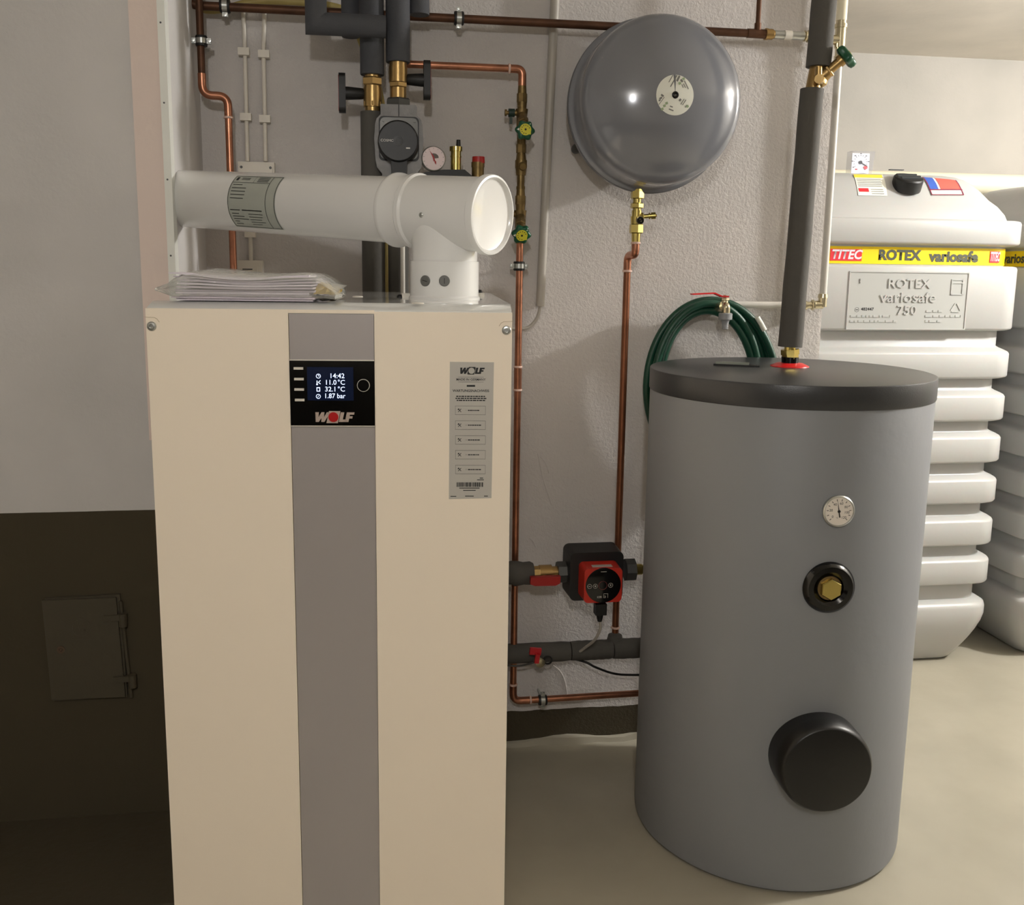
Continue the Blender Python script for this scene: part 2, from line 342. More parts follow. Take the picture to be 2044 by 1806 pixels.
# embossed flame inside ring and a small mark above it
for k, (dx, dy, sz) in enumerate(((-.006, -.002, .006), (.004, .001, .008), (.008, -.006, .005))):
    prism(bm, [(dx-sz*.4, dy-sz), (dx+sz*.5, dy-sz*.8), (dx+sz*.3, dy+sz*.2), (dx, dy+sz*1.2), (dx-sz*.5, dy)], fch.at(q[0], q[1], .0155), 0, .0011)
box(bm, fch.at(q[0], q[1]+.027, .0155), -.006, .006, -.001, .001, 0, .001); box(bm, fch.at(q[0], q[1]+.024, .0155), -.001, .001, -.003, .003, 0, .001)
box(bm, fch.at(q[0], q[1]-.027, .0155), -.02, .02, -.0008, .0008, 0, .0008)
mk('embossed_emblem', bm, m_olive, dr)
for (ux, uy) in ((239, 1232), (258, 1354)):
    a, b = fch.q(ux, uy, .016); bm = B(); box(bm, fch.at(a, b, .012), -.034, .004, -.0065, .0065, 0, .009)
    cyl(bm, fch.p(a+.006, b-.022, .014), fch.p(a+.006, b+.008, .014), .0095, .0095, 16); mk('hinge', bm, m_olive, sd, bevel=.0012)
bm = B(); cyl(bm, fch.p(*fch.q(240, 1200, .01), .008), fch.p(*fch.q(262, 1392, .01), .008), .0042, .0042, 10); mk('hinge_rod', bm, m_olive, sd)
# ------------------------------------------------------------------ boiler
BW, BH, BD = .566, 1.3137, .80; yaw = -.08890; B0 = V((-.33326, 1.52069, 0))
bu = V((math.cos(yaw), math.sin(yaw), 0)); bf = Fr(B0, bu, (0, 0, 1)); U1, U2 = .217, .350
boil = thing('boiler', bf.p(BW/2, 0, -BD/2), 'tall cream boiler cabinet with grey centre strip and lit display', 'boiler')
bm = B(); box(bm, bf, .003, BW-.003, .0, 1.306, -BD, -.021); mk('casing', bm, m_cream, boil, bevel=.002)
ZL = 1.324
prof = [(-BD, 1.304), (-BD, ZL-.002), (-BD+.002, ZL), (-.05, ZL), (-.035, ZL-.0006), (-.008, 1.3155), (-.004, 1.3135), (-.004, 1.306)]
bm = B(); L = [[bm.verts.new(bf.p(a, b, c)) for c, b in prof] for a in (.001, .004, BW-.004, BW-.001)]
for i, (a, b) in enumerate(zip(L, L[1:])):
    for k in range(len(prof)): bm.faces.new((a[k], a[(k+1) % len(prof)], b[(k+1) % len(prof)], b[k]))
bm.faces.new(L[0]); bm.faces.new(L[-1][::-1])
lid = mk('top_cover', bm, m_white, boil)
bm = B(); box(bm, bf, 0, U1, .02, BH, -.021, 0); mk('front_panel', bm, m_cream, boil, bevel=.0022, label='left cream front panel')
bm = B(); box(bm, bf, U2, BW, .02, BH-.002, -.021, 0); mk('front_panel', bm, m_cream, boil, bevel=.0022, label='right cream front panel')
bm = B(); box(bm, bf, U1+.0008, U2-.0008, .02, BH-.006, -.02, -.0025); cs = mk('centre_panel', bm, m_silver, boil, bevel=.0008)
bm = B(); box(bm, bf, U1, U2, BH-.0055, BH, -.02, -.001); mk('top_strip', bm, m_cream, boil)
bm = B(); box(bm, bf, .01, BW-.01, 0, .02, -.05, -.03); mk('plinth', bm, m_blackm, boil)
for px, py in ((303, 651), (1011, 659)):
    a, b = bf.q(px, py); bm = B(); s = 1 if px > 600 else -1
    lathe(bm, bf.p(a, b, -.001), bf.z, [(.0072, 0), (.0072, .0022), (.006, .0034), (.0035, .0038), (.0032, .0016), (0, .0016)], 24)
    mk('screw', bm, m_steel, boil)
    bm = B(); o = .011
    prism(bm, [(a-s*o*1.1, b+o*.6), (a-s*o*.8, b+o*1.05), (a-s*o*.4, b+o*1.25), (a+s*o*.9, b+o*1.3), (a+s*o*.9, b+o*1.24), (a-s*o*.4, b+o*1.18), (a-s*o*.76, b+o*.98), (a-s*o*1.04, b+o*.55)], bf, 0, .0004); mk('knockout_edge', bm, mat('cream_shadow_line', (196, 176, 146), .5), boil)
# display
dq = [bf.q(*p) for p in ((582, 849), (749, 849), (748, 721), (578, 719))]
da0, da1, db0, db1 = U1+.0006, U2-.0006, (dq[0][1]+dq[1][1])/2, (dq[2][1]+dq[3][1])/2
bm = B(); box(bm, bf, da0, da1, db0, db1, -.003, .0012); disp = mk('control_panel', bm, m_black, boil, bevel=.0006)
for e0_, e1_ in ((db1, db1+.0016), (db0-.0016, db0)): bm = B(); box(bm, bf, da0, da1, e0_, e1_, -.003, .0008); mk('edge_strip', bm, m_lite, disp, smooth=False)
a0, b0 = bf.q(614, 799, .0015); a1, b1 = bf.q(705, 733, .0015)
bm = B(); box(bm, bf, a0, a1, b0, b1, .001, .0016); mk('screen', bm, m_screen, disp, smooth=False)
def bfp(px, py, c=.0016): a, b = bf.q(px, py, c); return bf.at(a, b, c)
sz = .0108
join_text([('14:42', bfp(688, 750.5), sz, dict(align='RIGHT', bold=.006)), ('11.0', bfp(672, 763.5), sz, dict(align='RIGHT', bold=.006)), ('\u00b0C', bfp(689, 763.5), sz, dict(align='RIGHT', bold=.006)),
           ('32.1', bfp(672, 777), sz, dict(align='RIGHT', bold=.006)), ('\u00b0C', bfp(689, 777), sz, dict(align='RIGHT', bold=.006)), ('1.87 bar', bfp(689.5, 790.5), sz, dict(align='RIGHT', bold=.006, sx=.93))], m_glow, disp)
bm = B()
for py in (750.5, 791): ring(bm, bfp(635.5, py), .0028, .0037, .0002, .0005, 24)
f0 = bfp(635.5, 750.5); box(bm, f0, -.0003, .0003, 0, .0025, .0002, .0005); box(bm, f0, 0, .0019, -.0003, .0003, .0002, .0005)
f0 = bfp(635.5, 791); prism(bm, [(-.0012, -.0014), (-.0008, -.0018), (.0012, .0014), (.0008, .0018)], f0, .0002, .0005)
f0 = bfp(635.5, 777); box(bm, f0, -.0028, .0028, -.0034, .0034, .0002, .0004)
f1 = bfp(636, 763.5); box(bm, f1, -.003, -.0018, -.003, .0032, .0002, .0005); lathe(bm, f1.p(-.0024, -.0028, .0002), f1.z, [(.0014, 0), (.0014, .0003)], 12)
prism(bm, [(.0034, .0032), (.0004, .0004), (.0034, -.0018), (.0026, -.0026), (-.001, .0004), (.0026, .004)], f1, .0002, .0005)
mk('display_icons', bm, m_glow, disp, smooth=False, kind='stuff')
bm = B(); box(bm, bfp(635.5, 777), -.0016, .0016, -.0022, .002, .0004, .0006); mk('icon_inner', bm, m_screen, disp, smooth=False)
for px, py in ((596, 735), (597, 756.3), (597.5, 777), (598.5, 798)):
    bm = B(); box(bm, bfp(px, py, .0012), -.0074, .0074, -.0019, .0019, 0, .0022); mk('button', bm, m_lite, disp, bevel=.0006)
bm = B(); ring(bm, bfp(725.5, 769, .0012), .0092, .0100, 0, .0012, 40); mk('dial_ring', bm, m_lite, disp)
bm = B(); lathe(bm, bfp(725.5, 769, .0012).o, bf.z, [(.0091, 0), (.0091, .002), (.0085, .0026), (0, .0026)], 36); mk('dial', bm, m_black, disp)
def wolf(bm, fr, h, hole=False, parts='WLF'):
    s = .22
    def put(pts, ox): prism(bm, [((x+y*s+ox)*h, y*h) for x, y in pts], fr, 0, .0005)
    if 'W' in parts: put([(0, 1), (.36, 1), (.42, .5), (.62, 1), (.92, 1), (.98, .5), (1.16, 1), (1.5, 1), (1.12, 0), (.8, 0), (.74, .42), (.56, 0), (.24, 0)], -1.95)
    if 'L' in parts: put([(0, 0), (.72, 0), (.72, .26), (.36, .26), (.36, 1), (0, 1)], .62)
    if 'F' in parts: put([(0, 0), (.36, 0), (.36, .36), (.68, .36), (.68, .6), (.36, .6), (.36, .76), (.78, .76), (.78, 1), (0, 1)], 1.24)
    if 'O' in parts:
        sq = [(-.58+(-.12)*s, -.12), (.58-.12*s, -.12), (.58+1.12*s, 1.12), (-.58+1.12*s, 1.12)]
        sq = [(x-.02, y) for x, y in sq]
        if not hole: prism(bm, [(x*h, y*h) for x, y in sq], fr, 0, .0005)
        else:
            n = 32; c = [(.09+.5*math.cos(2*PI*i/n), .5+.5*math.sin(2*PI*i/n)) for i in range(n)]; out = []
            for cx_, cy_ in c:   # push ray from circle centre to parallelogram border
                dx, dy = cx_-.09, cy_-.5; best = 9
                for i in range(4):
                    (x1, y1), (x2, y2) = sq[i], sq[(i+1) % 4]; ex, ey = x2-x1, y2-y1; den = dx*ey-dy*ex
                    if abs(den) > 1e-9:
                        t = ((x1-.09)*ey-(y1-.5)*ex)/den
                        if t > 0: best = min(best, t)
                out.append((.09+dx*best, .5+dy*best))
            a = [bm.verts.new(fr.p(x*h, y*h, .0004)) for x, y in c]; b = [bm.verts.new(fr.p(x*h, y*h, .0004)) for x, y in out]
            for i in range(n): bm.faces.new((a[i], b[i], b[(i+1) % n], a[(i+1) % n]))
lf = bfp(664, 842, .0013); lf = lf.at(0, 0)
bm = B(); wolf(bm, lf, .0155, False, 'WLFO'); mk('brand_lettering', bm, mat('logo_metal', (190, 172, 160), .4, .3), disp, smooth=False)
bm = B(); lathe(bm, lf.p(.09*.0155, .5*.0155, .0004), lf.z, [(.0079, 0), (.0079, .0006)], 36); mk('brand_dot', bm, mat('logo_red', (176, 6, 12), .35), disp)
# service label
lq = [bf.q(*p, .0004) for p in ((896, 996), (981, 994), (986, 723), (898, 722))]
bm = B(); prism(bm, lq, bf, -.0002, .0005); sl = mk('service_label', bm, m_label, boil, smooth=False)
def LB(px, py): a, b = bf.q(px, py, .0005); return bf.at(a, b, .0005)
bm = B(); f_ = LB(940, 746); wolf(bm, f_, .0098, True, 'WLFO')
def bar(bm, fr, w, h, c0=0, c1=.0003): box(bm, fr, -w/2, w/2, -h/2, h/2, c0, c1)
PXB = .00078
bar(bm, LB(940, 752.5), 52*PXB, .0003); bar(bm, LB(940, 762.5), 52*PXB, .0003); bar(bm, LB(940, 770), 17*PXB, .0028)
for py, wd in ((791, 60), (795, 63), (799, 58)):
    x = -wd/2
    while x < wd/2-3:
        l = random.uniform(3, 8); box(bm, LB(940, py), x*PXB, min(x+l, wd/2)*PXB, -.0009, .0009, 0, .0003); x += l+1
for k, py in enumerate((819, 848.5, 878, 907.5, 937)):
    f_ = LB(939, py); w2, h2 = 31*PXB, 9.2*PXB
    for (x0_, x1_, y0_, y1_) in ((-w2, w2, h2-.0003, h2), (-w2, w2, -h2, -h2+.0003), (-w2, -w2+.0003, -h2, h2), (w2-.0003, w2, -h2, h2)): box(bm, f_, x0_, x1_, y0_, y1_, 0, .0003)
    f2 = LB(917.5, py)
    for sgn in (1, -1): prism(bm, [(-.0027, -sgn*.0022), (-.0022, -sgn*.003), (.0027, sgn*.0022), (.0022, sgn*.003)], f2, 0, .0003)
    prism(bm, [(-.0034, .0012), (-.0012, .0034), (-.0004, .0022), (-.0022, .0006)], f2, 0, .00032)
    x = 0; f3 = LB(934, py)
    while x < 23:
        l = random.uniform(2, 6); box(bm, f3, x*PXB, (x+l)*PXB, -.0008, .0008, 0, .0003); x += l+.7
x = -28; f_ = LB(938.5, 967)
while x < 27:
    l = random.choice((.7, .7, 1.3, 2.2)); box(bm, f_, x*PXB, (x+l)*PXB, -.0037, .0037, 0, .0003); x += l+random.choice((.6, .6, 1.2))
for px, py, wd in ((961, 954, 7), (959, 957.5, 14), (937, 974, 42), (937, 978.5, 26), (905, 990.5, 12), (937, 990, 18), (970, 990, 8)): bar(bm, LB(px, py), wd*PXB, .0012)
mk('printed_lines', bm, m_ink, sl, smooth=False, kind='stuff')
join_text([('MADE IN GERMANY', LB(940, 757.5), .0052, dict(bold=.01, lift=.0003)), ('WARTUNGSNACHWEIS', LB(940, 780), .0054, dict(bold=.02, lift=.0003))] +
          [('%d' % (k+1), LB(930.5, py), .003, dict(lift=.0003)) for k, py in enumerate((819, 848.5, 878, 907.5, 937))], m_ink, sl)
# fittings on the lid
def LZ(px, py, z=ZL): return Wz(px, py, z)
for (px, py) in ((714, 592.5), (834, 606)):
    bm = B(); lathe(bm, LZ(px, py), (0, 0, 1), [(.0105, 0), (.009, .0016), (.004, .002), (0, .002)], 24); mk('cover_plug', bm, m_lite, boil)
for (px, py) in ((811, 594), (960, 592)):
    p = LZ(px, py); bm = B(); box(bm, Fr(p, bu, (0, 0, 1)), -.008, .007, 0, .008, -.01, .004); mk('lid_catch', bm, m_lite, boil, bevel=.001)
    p2 = p+bu*(-.012 if px < 900 else -.003); bm = B(); lathe(bm, p2+V((0, 0, .0 if px < 900 else .008)), (0, 0, 1), [(.006, 0), (.006, .003), (.003, .006), (0, .006)], 16); mk('catch_screw', bm, m_blackm, boil)
# ------------------------------------------------------------------ flue
TB = LZ(887, 596.5); TBY = TB
fd = V((-math.cos(math.radians(40.5)), math.sin(math.radians(40.5)), 0)); fn = fd.cross(V((0, 0, 1)))
T0 = Wpl(887, 424.5, TB, fn); Q0 = Wpl(403, 398.6, TB, fn); T0 = V((TB.x, TB.y, T0.z)); fa = (Q0-T0).normalized()
def FT(px): # parameter along axis where pixel column px is hit
    lo_, hi_ = -.3, 1.2
    for _ in range(50):
        mid = (lo_+hi_)/2; P = T0+fa*mid-CO; x = CX+FPX*P.dot(CR)/P.dot(CF)
        if x > px: lo_ = mid
        else: hi_ = mid
    return lo_
tcap, tr1, tr2, tend = FT(973), FT(797)-.015, FT(831), (XC-.03-T0.x)/fa.x
flue = thing('flue_pipe', TB, 'white enamelled flue pipe running from boiler top left to the chimney', 'flue pipe')
RP, RT = .0615, .0655
fz = fn if fn.dot(CO-T0) > 0 else -fn
bm = B(); cyl(bm, T0+fa*(tr1-.02), T0+fa*(tend), RP, RP, 64); pipe = mk('pipe', bm, m_flue, flue)
bm = B(); lathe(bm, T0+fa*tcap, fa, [(RT, 0), (RT, tr2-tcap-.012), (RT+.0035, tr2-tcap-.008), (RT+.0035, tr2-tcap), (RT, tr2-tcap+.004), (RT, tr1-tcap+.006), (RT+.0035, tr1-tcap+.012), (RT+.0035, tr1-tcap+.018), (RT+.001, tr1-tcap+.023), (RP, tr1-tcap+.023)], 64)
zs = Wpl(887, 520, TB, fn).z
lathe(bm, V((TB.x, TB.y, zs-.02)), (0, 0, 1), [(.0605, 0), (.0605, T0.z-zs+.02)], 64); tee = mk('tee_body', bm, m_flue, flue)
bm = B(); lathe(bm, T0+fa*(tcap+.004), -fa, [(.0665, 0), (.0705, .003), (.0705, .013), (.069, .016), (.0655, .0165), (.0635, .0145), (.0615, .0105), (.058, .0095), (0, .0095)], 64); mk('end_cap', bm, m_flue, flue)
bm = B(); lathe(bm, V((TB.x, TB.y, ZL-.001)), (0, 0, 1), [(.066, 0), (.066, .004), (.0635, .0075), (.0635, zs-ZL-.001), (.0625, zs-ZL)], 64); mk('collar', bm, m_flue, flue)
for px, slot in ((849, .25), (887, PI/2)):
    P = Wcyl(px, 560.5, V((TB.x, TB.y, 0)), .0635); n = V((P.x-TB.x, P.y-TB.y, 0)).normalized(); f_ = dirfr(P, n)
    bm = B(); lathe(bm, P-n*.003, n, [(.0098, 0), (.0098, .0045), (.0088, .0052), (0, .0052)], 32); pg = mk('test_plug', bm, mat('grey_plug', (104, 104, 100), .5), flue)
    bm = B(); cs_, sn_ = math.cos(slot if px > 860 else -.25), math.sin(slot if px > 860 else -.25)
    prism(bm, [(-.005*cs_-.0006*sn_, -.005*sn_+.0006*cs_), (-.005*cs_+.0006*sn_, -.005*sn_-.0006*cs_), (.005*cs_+.0006*sn_, .005*sn_-.0006*cs_), (.005*cs_-.0006*sn_, .005*sn_+.0006*cs_)], f_, .0021, .0025); mk('slot', bm, m_blackm, pg, smooth=False)
P = T0+fa*FT(846)+fz*RT-V((0, 0, 0)); bm = B()
def fsurf(t, ang, r): # ang 0 = towards viewer, + up
    upv = fa.cross(fz); upv = upv if upv.z > 0 else -upv
    return T0+fa*t+(fz*math.cos(ang)+upv*math.sin(ang))*r
P = fsurf(FT(884), -.12, RT-.001); n = (P-(T0+fa*FT(884))).normalized()
lathe(bm, P, n, [(.0045, 0), (.0045, .002), (.003, .0035), (0, .0035)], 16); mk('screw', bm, m_steel, flue)
def patch(bm, t0, t1, a0, a1, r, n=24, k=1):
    g = [[bm.verts.new(fsurf(t0+(t1-t0)*i/k, a0+(a1-a0)*j/n, r)) for j in range(n+1)] for i in range(k+1)]
    for i in range(k):
        for j in range(n): bm.faces.new((g[i][j], g[i][j+1], g[i+1][j+1], g[i+1][j]))
ts0, ts1 = FT(593), FT(499)
bm = B(); patch(bm, ts0, ts1, -.98, .98, RP+.0005, 32); st = mk('type_label', bm, m_label2, flue)
bm = B(); w_ = ts1-ts0
def LP(u0, u1, v0, v1, n=3): patch(bm, ts1-w_*u1, ts1-w_*u0, -.96+1.92*v0, -.96+1.92*v1, RP+.0009, n)
for u0, u1, v0, v1 in ((.01, .99, .985, .995), (.01, .99, .01, .02), (.01, .02, .01, .99), (.98, .99, .01, .99), (.80, .81, .02, .98)): LP(u0, u1, v0, v1, 30)
LP(.03, .8, .83, .838, 2); LP(.45, .455, .83, .99, 4); LP(.06, .11, .88, .96, 3)
for v in (.93, .90): LP(.17, .35, v, v+.014)
for v in (.95, .92, .89, .86): LP(.52, .75, v, v+.013)
for v, l in ((.78, .2), (.72, .3), (.66, .3), (.60, .3), (.54, .28)): LP(.06, .06+l, v, v+.012)
LP(.05, .26, .34, .355); LP(.30, .72, .34, .358)
for i, v in enumerate((.28, .23, .18, .13, .08)): LP(.07, .07+(.15, .25, .32, .1, .15)[i], v, v+.012); LP(.42, .42+(.3, .28, .25, .3, .2)[i], v, v+.01)
mk('printed_lines', bm, m_ink, st, smooth=False, kind='stuff')
# ------------------------------------------------------------------ plastic bag of manuals
def bfl(px, c): # coordinate along boiler front for a pixel column at depth c on lid height
    P = Wpl(px, 590, bf.p(0, 0, c), bf.z); return (P-bf.o).dot(bf.x)
ncount = 10; zcur = ZL+.0012; kx = .00080
rnd = random.Random(3)
for i in range(ncount):
    th = rnd.uniform(.0024, .0038); c1 = -.028-rnd.uniform(0, .008); c0 = c1-.2
    al = bfl(348+rnd.uniform(-12, 10)+(6 if i < 2 else 0), -.03); ar = bfl(622+rnd.uniform(-8, 10), -.03)
    nn = 14; bm = B(); L = []
    lift = .0035*max(0, i-4)
    for k in range(nn+1):
        t = k/nn; a = al+(ar-al)*t; sag = lift*(.55*math.cos(2*PI*t)+.25*math.cos(PI*t)-.1) if i > 4 else 0
        z0_ = zcur+sag*.35; e = th*(.55 if k in (0,) else 1)
        L.append([bm.verts.new(bf.p(a, z0_+(th-e)/2, c)) for c in (c0, c1)]+[bm.verts.new(bf.p(a, z0_+(th+e)/2, c)) for c in (c1, c0)])
    for a, b in zip(L, L[1:]):
        for k in range(4): bm.faces.new((a[k], a[(k+1) % 4], b[(k+1) % 4], b[k]))
    bm.faces.new(L[0]); bm.faces.new(L[-1][::-1])
    mk('manual', bm, m_paper if i % 3 else m_paper2, None, cat='booklet', label=('lowest printed manual of the stack in the clear bag' if i == 0 else 'topmost printed manual of the stack in the clear bag' if i == ncount-1 else 'printed boiler manual inside the stack in the clear bag'), group='manuals stacked in the clear plastic bag')
    zcur += th+(.0004 if i < 4 else .0013)
ztop = zcur
# crumpled yellow card and dark foil at the open end
rn = random.Random(5)
def crumple(name, m, a0, a1, z0, z1, c0, c1, label, cat, nx=7, ny=4):
    bm = B(); g = []
    for i in range(nx+1):
        row = []
        for j in range(ny+1):
            t = i/nx; s = j/ny; zt = z0+(z1-z0)*s*(1-.6*t)+rn.uniform(-.0012, .0012)
            row.append(bm.verts.new(bf.p(a0+(a1-a0)*t, zt, c0+(c1-c0)*math.sin(s*PI*.5)+rn.uniform(-.004, .004))))
        g.append(row)
    for i in range(nx):
        for j in range(ny): bm.faces.new((g[i][j], g[i][j+1], g[i+1][j+1], g[i+1][j]))
    r = bmesh.ops.solidify(bm, geom=bm.faces[:], thickness=.0008)
    mk(name, bm, m, None, smooth=False, cat=cat, label=label)
ax = bfl(625, -.03)
crumple('folded_card', m_ycard, ax, ax+.040, ZL+.012, ZL+.034, -.032, -.09, 'yellow folded card at the right end of the clear bag', 'card')
crumple('foil_pouch', m_foil, ax-.001, ax+.034, ZL+.003, ZL+.0125, -.03, -.08, 'dark shiny crumpled pouch under the yellow card in the bag', 'pouch')
# film
sec = [(319, .018, .0), (323, .018, .007), (334, .017, .022), (346, .019, .036), (370, .023, .047), (420, .025, .05), (500, .022, .045), (560, .0215, .044), (600, .0225, .046), (625, .022, .044), (645, .018, .034), (662, .013, .022), (676, .0095, .01), (684, .0095, .003)]
bm = B(); R_ = []; rn = random.Random(9)
for px, zm, h in sec:
    a = bfl(px, -.03); row = []
    for k in range(24):
        an = 2*PI*k/24; cc = math.cos(an); ss = math.sin(an)
        z = ZL+.0008+max(0, zm+h*.5*(abs(ss)**.6)*(1 if ss > 0 else -1)-.0003)+rn.uniform(-.0006, .0012); c = -.128+.11*(abs(cc)**.5)*(1 if cc > 0 else -1)*(min(1, h/.02)*.9+.1)+(.0 if h > .02 else .085)
        row.append(bm.verts.new(bf.p(a+rn.uniform(-.001, .001), z, c)))
    R_.append(row)
for a, b in zip(R_, R_[1:]):
    for k in range(24): bm.faces.new((a[k], a[(k+1) % 24], b[(k+1) % 24], b[k]))
a = bfl(691, -.03); tip = [bm.verts.new(bf.p(a, ZL+.027, -.05)), bm.verts.new(bf.p(a-.006, ZL+.024, -.03)), bm.verts.new(bf.p(bfl(668, -.03), ZL+.014, -.035)), bm.verts.new(bf.p(bfl(655, -.03), ZL+.030, -.06))]
bm.faces.new(tip[:3]); bm.faces.new((tip[0], tip[2], tip[3]))
mk('plastic_bag', bm, m_film, None, ang=80, label='clear plastic bag holding manuals on top of the boiler', cat='bag')
# ------------------------------------------------------------------ pipework helpers
def tubes(name, pts, r, m, parent=None, seg=20, **kw): bm = B(); sweep(bm, pts, r, seg); return mk(name, bm, m, parent, **kw)
def clamp(px, py, y, vertical, r, where, side=1):
    p = Wy(px, py, y); ax = V((0, 0, 1)) if vertical else V((1, 0, 0)); lat = V((1, 0, 0)) if vertical else V((0, 0, 1))
    t = thing('pipe_clamp', p, where, 'clamp', None)
    bm = B(); lathe(bm, p-ax*.012, ax, [(r*1.5, 0), (r*1.62, .003), (r*1.62, .006), (r*1.4, .0062), (r*1.4, .0178), (r*1.62, .018), (r*1.62, .021), (r*1.5, .024)], 28); mk('rubber_lining', bm, m_blackm, t)
    bm = B(); lathe(bm, p-ax*.0062, ax, [(r*1.58, 0), (r*1.58, .0124)], 28)
    for s in (1, -1):
        f_ = Fr(p+lat*s*r*1.55, lat, ax); 
        box(bm, f_, -.001 if s > 0 else -.009, .009 if s > 0 else .001, -.0062, .0062, -.0045, -.0025); box(bm, f_, -.001 if s > 0 else -.009, .009 if s > 0 else .001, -.0062, .0062, .0025, .0045)
    mk('band', bm, m_steel, t)
    for s in (1, -1):
        q = p+lat*s*(r*1.55+.0055); bm = B(); lathe(bm, q+V((0, .006, 0)), (0, -1, 0), [(.0026, 0), (.0026, .012), (.0045, .0125), (.0045, .0155), (0, .016)], 12); mk('screw', bm, m_steel, t)
    bm = B(); cyl(bm, p+V((0, r*1.5, 0)), V((p.x, YW+.004, p.z)), .004, .004, 12); mk('wall_rod', bm, m_steel, t)
    return t
def solder(bm, p, d, r): d = V(d).normalized(); p = V(p); lathe(bm, p-d*.003, d, [(r*1.02, 0), (r*1.22, .001), (r*1.22, .005), (r*1.02, .006)], 20)
YP = 2.480
# top copper pipe
A = [Wy(362, -60, YP), Wy(362, 9, YP), Wy(1535, 69, YP)]; r0 = rp(8.6, A[1])
zt_ = Wy(900, 36.5, YP).z; A = [V((A[0].x, YP, ZC+.01)), V((A[1].x, YP, zt_)), V((A[2].x, YP, zt_))]
top = thing('copper_pipe', A[1], 'dull brown copper pipe running horizontally along the top of the back wall', 'pipe')
tubes('tube', fillet(A, .045), r0, m_copperd, top)
xt = Wy(1512, 66, YP).x
bm = B(); cyl(bm, (xt, YP, zt_), (xt, YP, ZC+.01), r0*.62); mk('riser', bm, m_copperd, top)
bm = B(); chain(bm, (xt-.028, YP, zt_), (xt+.028, YP, zt_), [(0, 1, r0*1.12, r0*1.12, 24)]); cyl(bm, (xt, YP, zt_), (xt, YP, zt_+.026), r0*.85); mk('tee_fitting', bm, m_copperd, top)
pl = Wy(1527, 69, YP); pr = Wy(1617, 69, YP); pl.z = pr.z = zt_
bm = B(); chain(bm, pl, pr, [(0, .05, r0*1.42, r0*1.42, 24), (.05, .16, r0*1.3, r0*1.3, 24), (.16, .2, r0*1.1, r0, 24)]); mk('brass_coupling', bm, m_brass, top)
bm = B(); chain(bm, pl, pr, [(.86, .96, r0*.95, r0*.95, 24), (.88, .93, r0*1.35, r0*1.2, 24), (.95, 1, r0*1.5, r0*1.35, 24)]); mk('end_coupling', bm, m_nickel, top)
for t0_, t1_ in ((.2, .42), (.58, .86)): bm = B(); chain(bm, pl, pr, [(t0_, t1_, r0*1.05, r0*1.05, 24)]); mk('press_sleeve', bm, m_steel, top)
bm = B(); chain(bm, pl, pr, [(.42, .58, r0*1.15, r0*1.15, 24)]); mk('plastic_ring', bm, m_lite, top)
clamp(449, 12, YP, False, r0, 'black lined pipe clamp on the top pipe nearest the left corner')
clamp(916, 36.5, YP, False, r0, 'black lined pipe clamp on the top pipe right of the grey foam pipes')
# left copper pipe with offset
P1, P2, P3, P4 = Wy(394, -40, 2.45), Wy(404, 190, 2.45), Wy(456, 192, 2.45), Wy(468, 640, 2.45)
P1.z = ZC+.01; P1.x = P2.x = Wy(401, 100, 2.45).x; P3.x = P4.x = Wy(461, 380, 2.45).x; P3.z = P2.z
P4.z = Wy(468, 640, 2.45).z-.5; r1 = rp(7.2, P2)
lc = thing('copper_pipe', (P4.x, P4.y, P4.z), 'copper pipe with double bend dropping down behind the flue at the left', 'pipe')
path = fillet([P1, P2, P3, P4], .028, 8)
tubes('tube', [P1, V((P1.x, P1.y, P2.z+.035))], r1, m_copperd, lc)
tubes('double_elbow', fillet([V((P1.x, P1.y, P2.z+.05)), P2, P3, V((P3.x, P3.y, P3.z-.05))], .026, 10), r1*1.13, m_copper, lc)
tubes('tube', [V((P3.x, P3.y, P3.z-.04)), P4], r1, m_copper, lc)
bm = B(); solder(bm, (P3.x, P3.y, P3.z-.05), (0, 0, 1), r1*1.1); mk('solder_ring', bm, m_flux, lc)
clamp(402, 82, 2.45, True, r1, 'black lined pipe clamp on the vertical copper pipe at the left corner')
# yellow hose behind
yy = 2.518
pts = spline([Wy(392, -30, yy), Wy(400, 14, yy), Wy(440, 19, yy), Wy(500, 5, yy), Wy(560, 2, yy), Wy(650, 10, yy), Wy(700, 30, yy), Wy(722, 85, yy), Wy(756, 180, yy), Wy(770, 300, yy), Wy(772, 480, yy), Wy(776, 640, yy)], 8)
tubes('yellow_hose', pts, rp(7.5, pts[0]), m_yeld, label='dull yellow hose looping behind the grey foam pipes and pump', cat='hose')
# ------------------------------------------------------------------ heating circuit pipes
YH = 2.40
def vpipe(px, y0, y1, hw, Y, name, m, label, cat='pipe', ext_top=False, x_at=None, parent=None):
    p = Wy(px, y1, Y); x = p.x; z0_ = p.z; z1_ = ZC+.015 if ext_top else Wy(px, y0, Y).z; r = rp(hw, p)
    bm = B(); lathe(bm, (x, Y, z0_), (0, 0, 1), [(r*.7, 0), (r*.97, 0), (r, .002), (r, z1_-z0_)], 32)
    return mk(name, bm, m, parent, label=label, cat=cat), V((x, Y, z0_)), r
_, pL, rL = vpipe(743, 0, 150, 23.8, YH, 'foam_covered_pipe', m_insul, 'grey foam covered pipe ending above the left brass valve', ext_top=True)
_, pR, rR = vpipe(794.5, 0, 125, 24, YH, 'foam_covered_pipe', m_insul, 'grey foam covered pipe ending above the pump valve', ext_top=True)
vpipe(700, 0, 74, 18, 2.462, 'foam_covered_pipe', m_insul, 'dark foam pipe stub ending behind the elbow pipe', ext_top=True)
vpipe(837, 0, 30, 20, 2.42, 'foam_covered_pipe', m_insul, 'short grey foam pipe end right of the tall foam pipes', ext_top=True)
